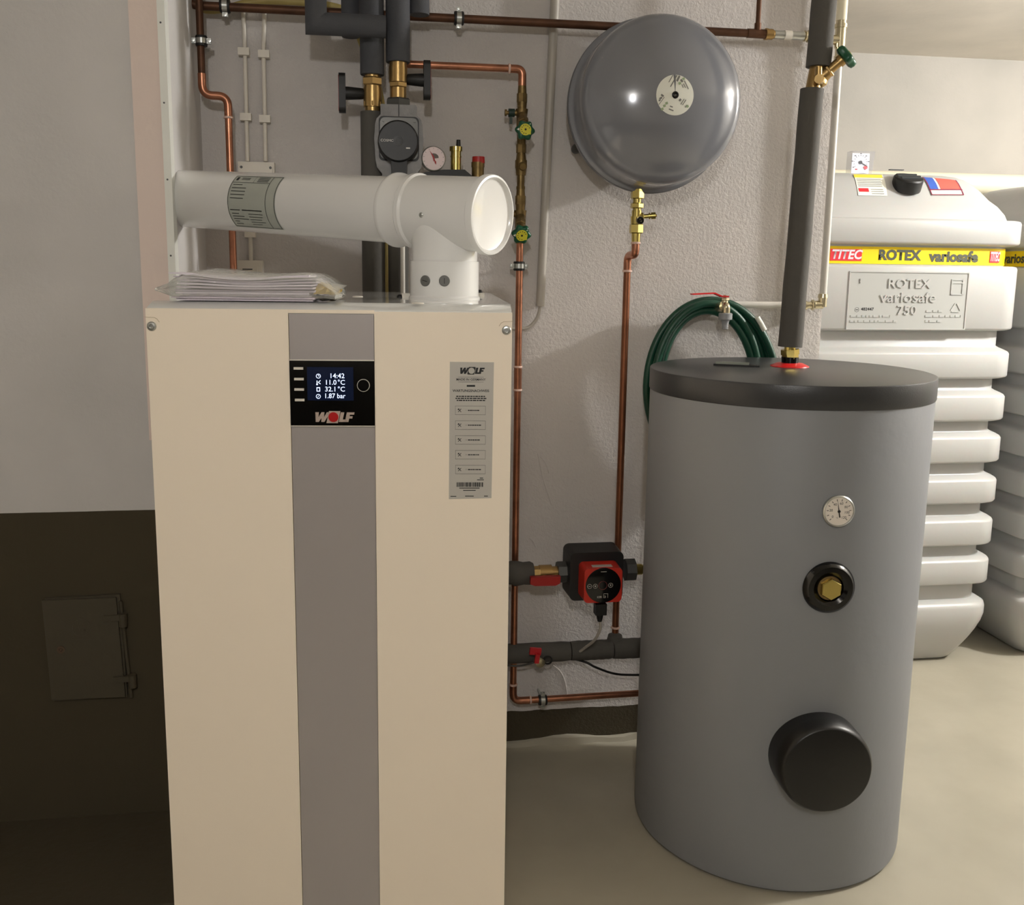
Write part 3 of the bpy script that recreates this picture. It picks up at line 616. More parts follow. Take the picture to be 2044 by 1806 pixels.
# mitred elbow in front
Ye = 2.34; pe = [Wy(631, -10, Ye), Wy(631, 47, Ye), Wy(770, 47, Ye)]; re = rp(21.5, pe[1]); xe, ze = pe[1].x, pe[1].z
bm = B()
def mitre(bm, c, r, zt, xr, Y, n=28):
    """vertical arm up from c joined at 45 degrees with a horizontal arm to the right"""
    up_, mi, ri = [], [], []
    for i in range(n):
        a = 2*PI*i/n; dx, dy = r*math.cos(a), r*math.sin(a)
        up_.append(bm.verts.new((c.x+dx, Y+dy, zt))); mi.append(bm.verts.new((c.x+dx, Y+dy, c.z+dx))); ri.append(bm.verts.new((xr, Y+dy, c.z+dx)))
    for i in range(n):
        j = (i+1) % n; bm.faces.new((up_[i], up_[j], mi[j], mi[i])); bm.faces.new((mi[i], mi[j], ri[j], ri[i]))
    bm.faces.new(up_); bm.faces.new(ri[::-1])
mitre(bm, V((xe, Ye, ze)), re, ZC+.015, pe[2].x, Ye); mk('foam_covered_pipe', bm, m_insul, ang=25, label='grey foam covered pipe bending at right angles in front of the others', cat='pipe')
def vpx(Y, px, py): return Wy(px, py, Y)
def T_handle(parent, p, sgn, L, name='handle', m=m_blackm):
    f_ = Fr(p, (sgn, 0, 0), (0, 0, 1)); bm = B()
    lathe(bm, p, (sgn, 0, 0), [(.010, 0), (.013, .004), (.0155, L-.012), (.0155, L-.006)], 20)
    o = prism(bm, rrect(.034, .092, .012), Fr(p+V((sgn*(L-.006), 0, 0)), (0, 1, 0), (0, 0, 1)), 0, (.016 if True else 0)*(1 if Fr(p, (0, 1, 0), (0, 0, 1)).z.x*sgn > 0 else -1))
    h = mk(name, bm, m, parent, bevel=.002)
    bm = B(); f2 = Fr(p+V((sgn*(L+.0098), 0, 0)), (0, 1, 0), (0, 0, 1)); s_ = 1 if f2.z.x*sgn > 0 else -1
    prism(bm, rrect(.026, .084, .010), f2, 0, .0012*s_); mk('red_cap', bm, m_red, h)
# left ball valve
xL = pL.x
def zz(px, py, Y=YH): return Wy(px, py, Y).z
z = lambda py: zz(743, py)
vl = thing('ball_valve', (xL, YH, z(225)), 'brass ball valve with black T handle pointing left', 'valve')
bm = B(); u = rp(1, pL)
for a, b, ra, rb, n in ((156, 150, 15, 15, 24), (172, 155, 21, 21, 6), (176, 172, 17, 17, 24), (214, 176, 18.2, 18.2, 24), (215, 202, 19, 19, 6), (226, 214, 15.5, 15.5, 24)): chain(bm, (xL, YH, z(a)), (xL, YH, z(b)), [(0, 1, ra*u, rb*u, n)])
mk('valve_body', bm, m_brass, vl); T_handle(vl, V((xL-16*u, YH, z(188))), -1, 42*u)
# right ball valve + nut
xR = pR.x; z2 = lambda py: zz(794.5, py)
vr = thing('ball_valve', (xR, YH, z2(216)), 'brass ball valve with black T handle pointing right above the pump', 'valve')
bm = B()
for a, b, ra, rb, n in ((134, 124, 17.5, 17.5, 24), (165, 134, 18.5, 18.5, 24), (176, 164, 19, 19, 6), (198, 176, 16.5, 16.5, 24)): chain(bm, (xR, YH, z2(a)), (xR, YH, z2(b)), [(0, 1, ra*u, rb*u, n)])
mk('valve_body', bm, m_brass, vr); T_handle(vr, V((xR+16*u, YH, z2(158))), 1, 40*u)
bm = B(); chain(bm, (xR, YH, z2(217)), (xR, YH, z2(197)), [(0, 1, 26*u, 26*u, 6)]); mk('union_nut', bm, m_dsteel, vr)
# lower pipes
vpipe(747, 224, 650, 22.5, YH, 'foam_covered_pipe', m_insulb, 'brown grey foam pipe running down below the left brass valve')
vpipe(796, 340, 650, 20, YH, 'foam_covered_pipe', m_insulb, 'brown grey foam pipe running down below the pump')
p = Wy(807, 440, 2.35); p2_ = Wy(802, 640, 2.35); p.x = p2_.x = Wy(804, 540, 2.35).x; p2_.z = 0
tubes('drain_tube', [p, p2_], rp(4.6, p), m_pvc, label='thin white plastic tube standing between flue collar and foam pipe', cat='tube')
# pump
pumpc = Wy(795, 282, YH); pu = thing('circulation_pump', (pumpc.x, YH, z2(352)), 'circulation pump in a grey shell with round black face', 'pump')
fp = Fr(V((pumpc.x, YH, pumpc.z)), (1, 0, 0), (0, 0, 1)); u = rp(1, V((pumpc.x, YH-.05, pumpc.z)))
bm = B()
out = [(-36, 66), (34, 66), (36, 62), (36, 46), (44, 38), (47, 28), (49, 0), (47, -40), (44, -56), (34, -68), (34, -90), (-34, -90), (-34, -68), (-44, -56), (-47, -40), (-49, 0), (-47, 28), (-44, 38), (-36, 46)]
prism(bm, [(a*u, b*u) for a, b in out], fp, -.05, .045); sh = mk('insulation_shell', bm, m_cast, pu, bevel=.004)
bm = B(); box(bm, fp, -.0012, .0012, 42*u, 66*u, .0, .0458); mk('shell_seam', bm, m_blackm, sh, smooth=False)
bm = B(); prism(bm, rrect(80*u, 86*u, 9*u), fp, .04, .0468); mk('motor_recess', bm, m_blackm, pu, smooth=False)
bm = B(); prism(bm, rrect(75*u, 80*u, 10*u), fp, .046, .052)
for sx_ in (-1, 1):
    for sy_ in (-1, 1): lathe(bm, fp.p(sx_*31*u, sy_*34*u, .05), fp.z, [(.0035, 0), (.0035, .004), (0, .004)], 12)
mk('motor_flange', bm, mat('pump_flange', (70, 69, 66), .35, .8), pu)
u2 = rp(1, fp.p(0, 0, .085)); a_, b_ = fp.q(795, 281, .085); ff = fp.at(a_, b_, .0)
bm = B(); lathe(bm, ff.p(0, 0, .04), ff.z, [(38*u2, 0), (40.5*u2, .01), (40.5*u2, .042), (38.5*u2, .0455), (37.5*u2, .0445), (0, .0445)], 48); hd = mk('motor_head', bm, mat('pump_black', (20, 20, 21), .45), pu)
ft = ff.at(0, 0, .0845)
bm = B(); ring(bm, ft, 6*u2, 10*u2, 0, .0008, 32); mk('knob_ring', bm, m_black, hd)
text('COSMO', ft.at(-22*u2, 0, 0), .0080, m_label, hd, sx=1.1, bold=0); bm = B(); box(bm, ft.at(19.5*u2, -13.5*u2), -4*u2, 4*u2, -1.2*u2, 1.2*u2, .0003, .0008); mk('status_mark', bm, m_label, hd)
a_, b_ = fp.q(796, 322, .06); bm = B(); prism(bm, [(a_-16*u, b_+.004), (a_+16*u, b_+.004), (a_+14.5*u, b_-.055), (a_-13*u, b_-.055)], fp, .046, .078); mk('plug_connector', bm, m_blackm, pu, bevel=.003)
# ------------------------------------------------------------------ safety group
YS = 2.38
sg = thing('safety_group', Wy(890, 365, YS), 'boiler safety group with pressure gauge, brass vent and red capped valve', 'valve group')
fs = wallfr(YS); bm = B()
pts = px4(fs, [(828, 375), (832, 352), (848, 345), (885, 340), (926, 340), (940, 352), (948, 375)]); prism(bm, pts, fs, -.02, .02); mk('black_cover', bm, m_blackm, sg, bevel=.003)
gp = Wy(865, 317, YS-.02); us = rp(1, gp); gf = dirfr(gp, V((.06, -1, .05)))
bm = B(); lathe(bm, gf.p(0, 0, -.022), gf.z, [(18*us, 0), (23*us, .006), (24.5*us, .02), (24.5*us, .027), (23*us, .029), (22*us, .027), (0, .026)], 40); gg = mk('pressure_gauge', bm, m_steel, sg)
bm = B(); lathe(bm, gf.p(0, 0, .003), gf.z, [(22.3*us, 0), (22.3*us, .0028), (0, .0028)], 40); mk('dial_face', bm, m_pink, gg)
g2 = gf.at(0, 0, .006); bm = B()
prism(bm, [(0, -6*us), (3*us, -5*us), (1*us, 4*us), (-8*us, 15*us), (-2*us, 2*us)], g2, .0, .0006); prism(bm, [(2*us, -9*us), (5*us, -12*us), (5*us, -6*us), (1*us, -2*us)], g2, 0, .0006); mk('red_needle', bm, m_red, gg, smooth=False)
bm = B(); prism(bm, [(0, 0)]+[(10*us*math.cos(t), 2*us+8*us*math.sin(t)) for t in (-.1, .3, .7, 1.1, 1.6, 2.0)], g2, 0, .0005); mk('dial_sector', bm, mat('gauge_sector', (92, 84, 78), .5), gg, smooth=False)
bm = B()
for t in range(0, 11):
    an = math.radians(225-27*t); prism(bm, [(18*us*math.cos(an), 18*us*math.sin(an)), (20.5*us*math.cos(an-.03), 20.5*us*math.sin(an-.03)), (20.5*us*math.cos(an+.03), 20.5*us*math.sin(an+.03))], g2, 0, .0004)
mk('scale_marks', bm, m_inkg, gg, smooth=False, kind='stuff')
cyl_ = lambda bm, px, ya, yb_, hw, Y=YS, n=28, hw2=None: chain(bm, V((Wy(px, 320, Y).x, Y, Wy(px, yb_, Y).z)), V((Wy(px, 320, Y).x, Y, Wy(px, ya, Y).z)), [(0, 1, hw*us, (hw2 or hw)*us, n)])
bm = B(); cyl_(bm, 910, 300, 352, 10.5); cyl_(bm, 910, 293, 302, 13); cyl_(bm, 910, 312, 314, 11.5); av = mk('air_vent', bm, m_brassy, sg)
bm = B(); cyl_(bm, 915, 279, 294, 4.8, hw2=4); mk('vent_cap', bm, m_blackm, av)
bm = B(); cyl_(bm, 954, 326, 375, 12.5); cyl_(bm, 954, 324, 334, 13.5); cyl_(bm, 954, 334, 337, 11.8); rv = mk('relief_valve', bm, m_brassd, sg)
bm = B(); cyl_(bm, 955, 313, 326, 13.2, hw2=12.4); mk('relief_cap', bm, m_red, rv, bevel=.0015)
bm = B(); box(bm, fs.at(*fs.q(905, 372)), -.09, .075, -.014, .004, -.012, .012); mk('manifold', bm, m_brassd, sg)
# ------------------------------------------------------------------ filling line: copper + shut-off valves
YV = 2.475
xv = Wy(1040, 330, YV).x; zt2 = Wy(950, 134, YV).z; rv_ = rp(7.2, V((xv, YV, 1.8)))
zl = Wy(1040, 1398, YV).z; zvt = Wy(1044, 172, YV).z; zvb = Wy(1039, 484, YV).z
uc = thing('copper_pipe', (Wy(1000, 134, YV).x, YV, zvt), 'bright copper pipe from the pump valve over to the right hand valve column', 'pipe')
tubes('tube', [V((Wy(800, 130, YV).x, YV, zt2)), V((xv-.03, YV, zt2))], rv_, m_copper, uc)
tubes('elbow', fillet([V((xv-.034, YV, zt2)), V((xv, YV, zt2)), V((xv, YV, zvt))], .026, 10), rv_*1.13, m_copper, uc)
bm = B(); solder(bm, (xv-.034, YV, zt2), (1, 0, 0), rv_*1.08); mk('solder_ring', bm, m_flux, uc)
def handwheel(parent, p, n, r, name='handwheel', lobes=6, th=.017, dial=True):
    f_ = dirfr(p, n); bm = B(); N = 72
    out = [(r*(.90+.10*math.cos(lobes*2*PI*i/N+.5))*math.cos(2*PI*i/N), r*(.90+.10*math.cos(lobes*2*PI*i/N+.5))*math.sin(2*PI*i/N)) for i in range(N)]
    lo_ = None; prev = None
    for c, s in ((0, .72), (.003, .95), (th*.5, 1), (th-.003, .95), (th, .78)):
        cur = [bm.verts.new(f_.p(a*s, b*s, c)) for a, b in out]
        if prev:
            for i in range(N): bm.faces.new((prev[i], prev[(i+1) % N], cur[(i+1) % N], cur[i]))
        else: bm.faces.new(cur[::-1])
        prev = cur
    bm.faces.new(prev); h = mk(name, bm, m_green, parent, ang=50)
    if dial:
        ft_ = f_.at(0, 0, th); bm = B(); pts = [(r*.56*math.cos(t), r*.56*math.sin(t)) for t in [2*PI*k/30-.5 for k in range(29)]]; pts[0] = (r*.52, -r*.46); prism(bm, pts, ft_, 0, .001); mk('dial_plate', bm, m_dial, h, smooth=False)
        bm = B(); lathe(bm, ft_.p(0, 0, .001), ft_.z, [(r*.10, 0), (r*.10, .001), (0, .001)], 12)
        for k in range(9):
            t = .4+k*.55; lathe(bm, ft_.p(r*.4*math.cos(t), r*.4*math.sin(t), .001), ft_.z, [(r*.05, 0), (r*.05, .0003), (0, .0003)], 6)
        mk('dial_print', bm, m_ink, h, smooth=False, kind='stuff')
        bm = B(); prism(bm, [(-r*.85, 0), (-r*.62, r*.14), (-r*.62, -r*.12)], ft_, -.0005, .0006); mk('pointer', bm, m_lite, h, smooth=False)
        bm = B(); prism(bm, [(r*.38, r*.5), (r*.5, r*.62), (r*.54, r*.5)], ft_, -.0005, .0006); mk('pointer', bm, m_lite, h, smooth=False)
    return h
def shutoff(y_nut0, y_nut1, yb0, yb1, yw, xw, ybot, label, tilt):
    x = xv; Z = lambda py: Wy(1040, py, YV).z; uu = rp(1, V((x, YV, Z(yw))))
    t = thing('shutoff_valve', (x, YV, Z(ybot)), label, 'valve')
    bm = B()
    for a, b, ra, rb, n in ((y_nut0, y_nut0-16, 9, 8, 24), (y_nut1, y_nut0, 10.6, 10.6, 8), (yb0, y_nut1, 8.5, 10, 24), (yb1, yb0, 11, 12.5, 24), (yb1+22, yb1, 10.5, 10.5, 24), (ybot, yb1+22, 9, 9, 24)):
        chain(bm, (x, YV, Z(a)), (x, YV, Z(b)), [(0, 1, ra*uu, rb*uu, n)])
    wp = Wy(xw, yw, YV-.055); st0 = V((x, YV, Z((yb0+yb1)/2+2)))
    n = (wp-st0); n.normalize(); cyl(bm, st0, wp, .0125, .0095, 20); chain(bm, st0, wp, [(.35, .55, .0145, .0145, 6)])
    mk('valve_body', bm, m_brassd, t)
    hn = V((0.02, -1, tilt)).normalized(); handwheel(t, wp-hn*.004, hn, 20.5*rp(1, wp))
    # small drain cock on the left
    yc = yb0+8; c0 = V((x-.012, YV, Z(yc))); bm = B(); chain(bm, c0, c0+V((-.032, 0, 0)), [(0, .3, .007, .007, 12), (.7, .85, .005, .005, 12), (.85, 1, .0085, .0085, 12)]); mk('drain_spout', bm, m_brassd, t)
    bm = B(); chain(bm, c0, c0+V((-.032, 0, 0)), [(.22, .7, .0105, .0105, 16)]); box(bm, Fr(c0+V((-.016, 0, 0)), (1, 0, 0), (0, 0, 1)), -.0035, .0035, -.027, -.008, -.004, .004); mk('drain_handle', bm, mat('dark_green_plastic', (14, 44, 36), .45), t, bevel=.001)
    return t
shutoff(187, 204, 218, 232, 261, 1047, 290, 'upper brass shut-off valve with green handwheel and yellow dial', .10)
# brass check section between the two valves
Z = lambda py: Wy(1040, py, YV).z; uu = rp(1, V((xv, YV, 1.75)))
t = thing('check_valve', (xv, YV, Z(392)), 'brass check valve between the two green handwheels', 'valve'); bm = B()
for a, b, ra, rb, n in ((305, 288, 10.4, 10.4, 8), (320, 305, 10.5, 8.5, 24), (336, 320, 12, 12, 24), (350, 336, 9.5, 11, 24), (372, 350, 7.6, 7.6, 24), (378, 372, 9, 9, 24), (392, 378, 7.4, 7.4, 24)): chain(bm, (xv, YV, Z(a)), (xv, YV, Z(b)), [(0, 1, ra*uu, rb*uu, n)])
lathe(bm, V((xv+.002, YV-.011, Z(332))), (0, -1, -.3), [(.011, 0), (.011, .006), (.008, .009), (0, .009)], 20); mk('valve_body', bm, m_brassd, t)
shutoff(391, 408, 420, 434, 466, 1040, 486, 'lower brass shut-off valve with green handwheel above the bare copper pipe', -.45)
dn = thing('copper_pipe', (xv, YV, zl), 'long copper pipe dropping beside the boiler and turning right near the floor', 'pipe')
xr_ = Wy(1330, 1397, YV).x
tubes('tube', [V((xv, YV, zvb-.0)), V((xv, YV, zl+.04))], rv_, m_copper, dn)
tubes('elbow', fillet([V((xv, YV, zl+.05)), V((xv, YV, zl)), V((xv+.05, YV, zl))], .026, 10), rv_*1.13, m_copper, dn)
tubes('tube', [V((xv+.045, YV, zl)), V((xr_, YV, zl+.004))], rv_, m_copper, dn)
for pp, dd in (((xv, YV, zl+.05), (0, 0, 1)), ((xv+.05, YV, zl), (1, 0, 0)), ((xv, YV, Wy(1030, 732, YV).z), (0, 0, 1)), ((xv, YV, Wy(1030, 778, YV).z), (0, 0, 1))): bm = B(); solder(bm, pp, dd, rv_*1.06); mk('solder_ring', bm, m_flux, dn)
bm = B(); chain(bm, (xv, YV, Wy(1030, 778, YV).z), (xv, YV, Wy(1030, 732, YV).z), [(0, 1, rv_*1.12, rv_*1.12, 24)]); mk('socket', bm, m_copper, dn)
clamp(1036, 531, YV, True, rv_, 'black lined pipe clamp below the lower green handwheel'); clamp(1083, 1397, YV, False, rv_, 'black lined pipe clamp on the copper pipe near the floor')
# ------------------------------------------------------------------ electric bits on the left
def conduit(name, pts, hw, m, Y, label, cat='cable'): P_ = [Wy(a, b, Y) for a, b in pts]; return tubes(name, P_, rp(hw, P_[0]), m, label=label, cat=cat)
ycb = YW-.012
x1 = Wy(492, 200, ycb).x; x2 = Wy(528, 200, ycb).x; r_ = rp(4.2, Wy(492, 200, ycb))
zj = Wy(500, 322, ycb).z
bm = B(); sweep(bm, spline([Wy(483, -20, ycb), Wy(486, 40, ycb), Wy(489, 110, ycb), Wy(491, 200, ycb), Wy(494, 322, ycb)], 6), r_); mk('cable', bm, m_sock, label='white cable going up from the junction box, left one', cat='cable')
bm = B(); sweep(bm, spline([Wy(529, -20, ycb), Wy(527, 60, ycb), Wy(526, 110, ycb), Wy(528, 200, ycb), Wy(530, 322, ycb)], 6), r_); mk('cable', bm, m_sock, label='white cable going up from the junction box, right one', cat='cable')
fw = wallfr(YW)
clips = ((487, 104, 'white cable clip, upper one on the left cable'), (527, 109, 'white cable clip, upper one on the right cable'), (491, 234, 'white cable clip, lower one on the left cable'), (529, 238, 'white cable clip just above the junction box on the right cable'), (500, 467, 'white cable clip just above the wall socket'))
for px, py, lb in clips:
    a, b = fw.q(px, py, .012); h = 6.5*.00135; bm = B(); box(bm, fw.at(a, b), -.0135, .0135, -h, h, 0, .024); mk('cable_clip', bm, m_sock, None, bevel=.003, label=lb, cat='clip', group='cable clips on the back wall')
a0, b0 = fw.q(477, 372, .02); a1, b1 = fw.q(548, 325, .02)
jb = thing('junction_box', fw.p((a0+a1)/2, b0, 0), 'ivory junction box half hidden behind the flue', 'junction box')
bm = B(); box(bm, fw, a0, a1, b0-.02, b1, 0, .03); bx = mk('box', bm, m_sock, jb, bevel=.006)
bm = B(); box(bm, fw, a0+.004, a1-.004, b0-.016, b1-.008, .028, .036); cv = mk('lid', bm, m_sock, jb, bevel=.004)
for a in (a0+.009, a1-.009): bm = B(); lathe(bm, fw.p(a, b1-.014, .0355), fw.z, [(.0035, 0), (.0035, .001), (0, .0005)], 12); mk('lid_screw', bm, m_dsteel, cv)
bm = B(); sweep(bm, [Wy(502, 380, ycb), Wy(500, 470, ycb), Wy(501, 522, ycb)], r_); mk('cable', bm, m_sock, label='short white cable entering the wall socket from above', cat='cable')
a0, b0 = fw.q(474, 575, .03); a1, b1 = fw.q(524, 520, .03)
so = thing('wall_socket', fw.p((a0+a1)/2, b0, 0), 'ivory surface socket with flap behind the plastic bag', 'socket')
bm = B(); box(bm, fw, a0, a1, b0, b1, 0, .038); mk('box', bm, m_sock, so, bevel=.006)
bm = B(); box(bm, fw, a0+.005, a1-.012, b0+.008, b1-.012, .036, .046); fl = mk('flap', bm, m_sock, so, bevel=.004)
bm = B(); box(bm, fw, a0+.016, a1-.024, b1-.024, b1-.021, .0455, .047); mk('flap_grip', bm, m_dsteel, fl)
# grey conduit right of the valves with cable loop
yg = YW-.014; ga, gb = Wy(1109, -30, yg), Wy(1078, 611, yg)
gc = thing('cable_conduit', gb, 'pale grey plastic conduit with a cable curling out at its lower end', 'conduit')
tubes('tube', [ga, gb], rp(9.2, ga), m_pvcg, gc)
tubes('cable', spline([Wy(1078, 600, yg), Wy(1077, 618, yg), Wy(1071, 636, yg-.004), Wy(1058, 651, yg-.008), Wy(1043, 656, yg-.01), Wy(1015, 656, yg-.012)], 6), rp(3.2, gb), m_pvcg, gc)
# ------------------------------------------------------------------ expansion vessel
YR = 2.425
def vc(px, py, Y): return Wy(px, py, Y)
S1 = Wy(1329, 196, 2.30); S2 = Wy(1298, 213, YR); axv = V((0, -1, 0)); Rr = rp(168, S2)
ctr = V(((S1.x+S2.x)/2, YR, (S1.z+S2.z)/2))
ev = thing('expansion_vessel', V((ctr.x, YR, ctr.z-Rr)), 'round grey expansion vessel hung on the back wall', 'vessel')
d1 = YR-2.30; Rf = Rr*.938
pr = [(Rr*.985, -.012), (Rr, -.010), (Rr, .010), (Rr*.985, .012), (Rr*.97, .013), (Rf, .02), (Rf, d1-.055)]
SH = .030
pr[-1] = (Rf, d1-SH-.004)
for k in range(1, 9): t = k/8*PI/2*.86; pr.append((Rf-SH*(1-math.cos(t)), d1-SH-.004+SH*math.sin(t)))
Rb = pr[-1][0]; zb_ = pr[-1][1]
DH = .048
for k in range(1, 17): t = k/16; pr.append((Rb*(1-t), zb_+DH*(1-(1-t)**2.2)))
bm = B(); lathe(bm, ctr, axv, pr, 96); shl = mk('front_shell', bm, m_vessel, ev, ang=50)
pb = [(Rr*.985, 0), (Rf, .006), (Rf, .035)]+[(Rf-.05*(1-math.cos(k/6*PI/2)), .035+.045*math.sin(k/6*PI/2)) for k in range(1, 7)]+[(Rb*.5, .088), (0, .092)]
bm = B(); lathe(bm, ctr+V((0, .011, 0)), -axv, pb, 96); mk('rear_shell', bm, m_vessel, ev, ang=50)
bm = B(); lathe(bm, ctr+V((0, .006, 0)), axv, [(Rr, 0), (Rr+.0015, .001), (Rr+.0015, .011), (Rr, .012)], 96); mk('seam_band', bm, mat('seam_dark', (96, 97, 100), .3, .2), ev)
def dome(rr): return zb_+DH*(1-(rr/Rb)**2.2)
lc_ = Wy(1347, 190, YR-zb_-.045); off = V((lc_.x-ctr.x, lc_.z-ctr.z)); 
lf = Fr((ctr.x+off[0]*0, ctr.y, ctr.z), (1, 0, 0), (0, 0, 1)); RL = 39*rp(1, lc_)
bm = B(); g = []
for i in range(5):
    rr = .007+(RL-.007)*i/4; row = []
    for j in range(48):
        t = 2*PI*j/48+PI/2; x_, y_ = off[0]+rr*math.cos(t), off[1]+rr*math.sin(t); row.append(bm.verts.new(lf.p(x_, y_, dome(math.hypot(x_, y_))+.0009)))
    g.append(row)
for i in range(4):
    for j in range(1, 48): bm.faces.new((g[i][j], g[i][(j+1) % 48], g[i+1][(j+1) % 48], g[i+1][j]))
lab = mk('type_label', bm, m_wlabel, ev)
bm = B()
def dbar(bm, x, y, w_, h_, ang):
    c_, s_ = math.cos(ang), math.sin(ang); v = []
    for a, b in ((-w_, -h_), (w_, -h_), (w_, h_), (-w_, h_)):
        X_, Y_ = off[0]+x+a*c_-b*s_, off[1]+y+a*s_+b*c_; v.append(bm.verts.new(lf.p(X_, Y_, dome(math.hypot(X_, Y_))+.0014)))
    bm.faces.new(v)
k_ = RL/38.
for x, y, w_, h_, an in ((-10, 30, 8, .8, 1.05), (-4, 26, 13, 1, 1.05), (5, 31, 6, 2, 1.1), (12, 27, 3, 2, -.9), (22, 20, 9, .9, -1.05), (18, 18, 4.5, .9, -1.05), (14, 17, 3.5, .9, -1.05), (-26, -2, 3, 1.8, -.6), (-29, -7, 3, 1.8, .6), (-31, -11, 2, 1.5, .6), (-27, -12, 9, .6, .95), (10, -9, 2.5, 2, .8), (15, -12, 6, .8, 1.0), (19, -13, 6, .8, 1.0), (23, -20, 3, 1, 1), (-7, -22, 3, 1, -.3), (-7, -28, 5, 1.1, -.3)): dbar(bm, x*k_, y*k_, w_*k_, h_*k_, an)
mk('printed_lines', bm, m_inkg, lab, smooth=False, kind='stuff')
bm = B()
for x, y in ((16, 31), (-17, -16), (-21, -21), (-25, -27), (26, -20), (8, 22)): dbar(bm, x*k_, y*k_, 2.6*k_, 2.3*k_, .4)
mk('green_symbols', bm, m_glab, lab, smooth=False, kind='stuff')
bm = B(); p = lf.p(off[0], off[1], dome(math.hypot(*off))-.004); lathe(bm, p, axv, [(.0078, 0), (.0085, .0055), (.0072, .0072), (.0055, .0055), (0, .0035)], 28); mk('valve_port', bm, m_black, ev)
bp = Wy(1152, 296, 2.50); bm = B(); lathe(bm, bp+V((0, .02, 0)), (0, -1, 0), [(.012, 0), (.013, .014), (.010, .022), (0, .026)], 24); cyl(bm, bp, V((bp.x, YW+.004, bp.z)), .005); box(bm, Fr(bp, (1, 0, 0), (0, 0, 1)), 0, .08, -.006, .006, -.012, -.006); mk('wall_bracket', bm, m_dsteel, ev)
# cap valve below the vessel
xcv = Wy(1271, 425, YR).x; Z3 = lambda py: Wy(1271, py, YR).z; u3 = rp(1, V((xcv, YR, Z3(430))))
cv = thing('cap_valve', (xcv, YR, Z3(486)), 'brass cap valve with drain nozzle directly below the expansion vessel', 'valve'); bm = B()
for a, b, ra, rb, n in ((397, 376, 13.3, 13.3, 6), (405, 397, 8.2, 8.2, 24), (416, 405, 13, 13, 6), (420, 416, 8, 8, 24), (432, 420, 9.8, 9.8, 24), (448, 432, 11, 12, 24), (466, 447, 14, 14, 6), (471, 466, 9, 9, 24)): chain(bm, (xcv, YR, Z3(a)), (xcv, YR, Z3(b)), [(0, 1, ra*u3, rb*u3, n)])
chain(bm, V((xcv, YR, Z3(433))), Wy(1311, 430, YR-.012), [(0, .35, .013, .010, 6), (.35, .6, .0055, .0055, 16), (.6, .66, .0085, .0085, 16), (.66, .72, .006, .006, 16), (.72, .94, .0088, .0088, 16), (.94, 1, .004, .003, 12)])
mk('valve_body', bm, m_brassy, cv)
pc = Wy(1278, 440, YR-.022); bm = B(); chain(bm, V((xcv+.004, YR, Z3(438))), pc, [(0, .95, .0105, .0105, 20)]); mk('plug_boss', bm, m_nickel, cv)
bm = B(); ring(bm, dirfr(pc, V((.05, -1, .1))), .004, .0088, -.002, .003, 24); lathe(bm, pc, V((.05, -1, .1)), [(.0025, 0), (.0025, .002), (0, .002)], 12); mk('black_plug', bm, m_black, cv)
ep = thing('copper_pipe', (xcv, YP, Wy(1225, 1262, YP).z), 'copper pipe with S bend running down from the expansion vessel', 'pipe')
re_ = rp(7.3, V((xcv, YR, 1.6))); xd = Wy(1240, 900, YP).x
e0 = V((xcv, YR, Z3(470))); e1 = V((xcv, YR, Z3(509))); ez = Wy(1252, 512, YP).z; e2 = V((xd, YP, ez)); e3 = V((xd, YP, Wy(1252, 541, YP).z)); e4 = V((xd, YP, Wy(1225, 1262, YP).z))
bm = B(); chain(bm, V((xcv, YR, Z3(486))), V((xcv, YR, Z3(471))), [(0, 1, re_*1.15, re_*1.2, 24)]); mk('brass_adapter', bm, m_brassy, ep)
tubes('double_elbow', fillet([V((xcv, YR, Z3(484))), e1, e2+V((0, 0, .004)), e3], .022, 10), re_*1.1, m_copper, ep)
m_coppero = mat('brown_copper', (142, 92, 66), .42, .8, var=.25, vscale=20)
tubes('tube', [e3, e4], re_, m_coppero, ep)
for q_ in (e3, V((xcv, YR, Z3(485))), V((xd, YP, Wy(1226, 1252, YP).z))): bm = B(); solder(bm, q_, (0, 0, 1), re_*1.12); mk('solder_ring', bm, m_flux, ep)
# ------------------------------------------------------------------ lower foam pipe, pump 2 ...
YI = 2.470
zi = Wy(1140, 1299, YI).z; ri = rp(19.5, V((.6, YI, zi))); xa, xb = .12, Wy(1340, 1300, YI).x
seams = [Wy(1138, 1299, YI).x, Wy(1222, 1299, YI).x]
fpn = thing('foam_covered_pipe', (xa+.2, YI, zi-ri), 'low horizontal foam covered pipe between boiler and hot water tank', 'pipe')
edges = [xa]+seams+[xb]
for i in range(3):
    a, b = edges[i]+.0015, edges[i+1]-.0015; rr = ri*(1.0 if i != 2 else 1.03); n = 18; bm = B(); pts = []; rs = []
    for k in range(n+1):
        t = k/n; pts.append((a+(b-a)*t, YI, zi)); e = min(t, 1-t)*(b-a); rs.append(rr*(.93+.07*min(1, e/.012))*(1+.018*math.sin(k*1.9+i)))
    sweep(bm, pts, rs, 28); mk('foam_sleeve', bm, m_insulb, fpn)
bm = B(); cyl(bm, (xd, YP, zi), (xd, YP, zi+ri*1.35), ri*1.02, ri*.72, 24); mk('foam_branch', bm, m_insulb, fpn)
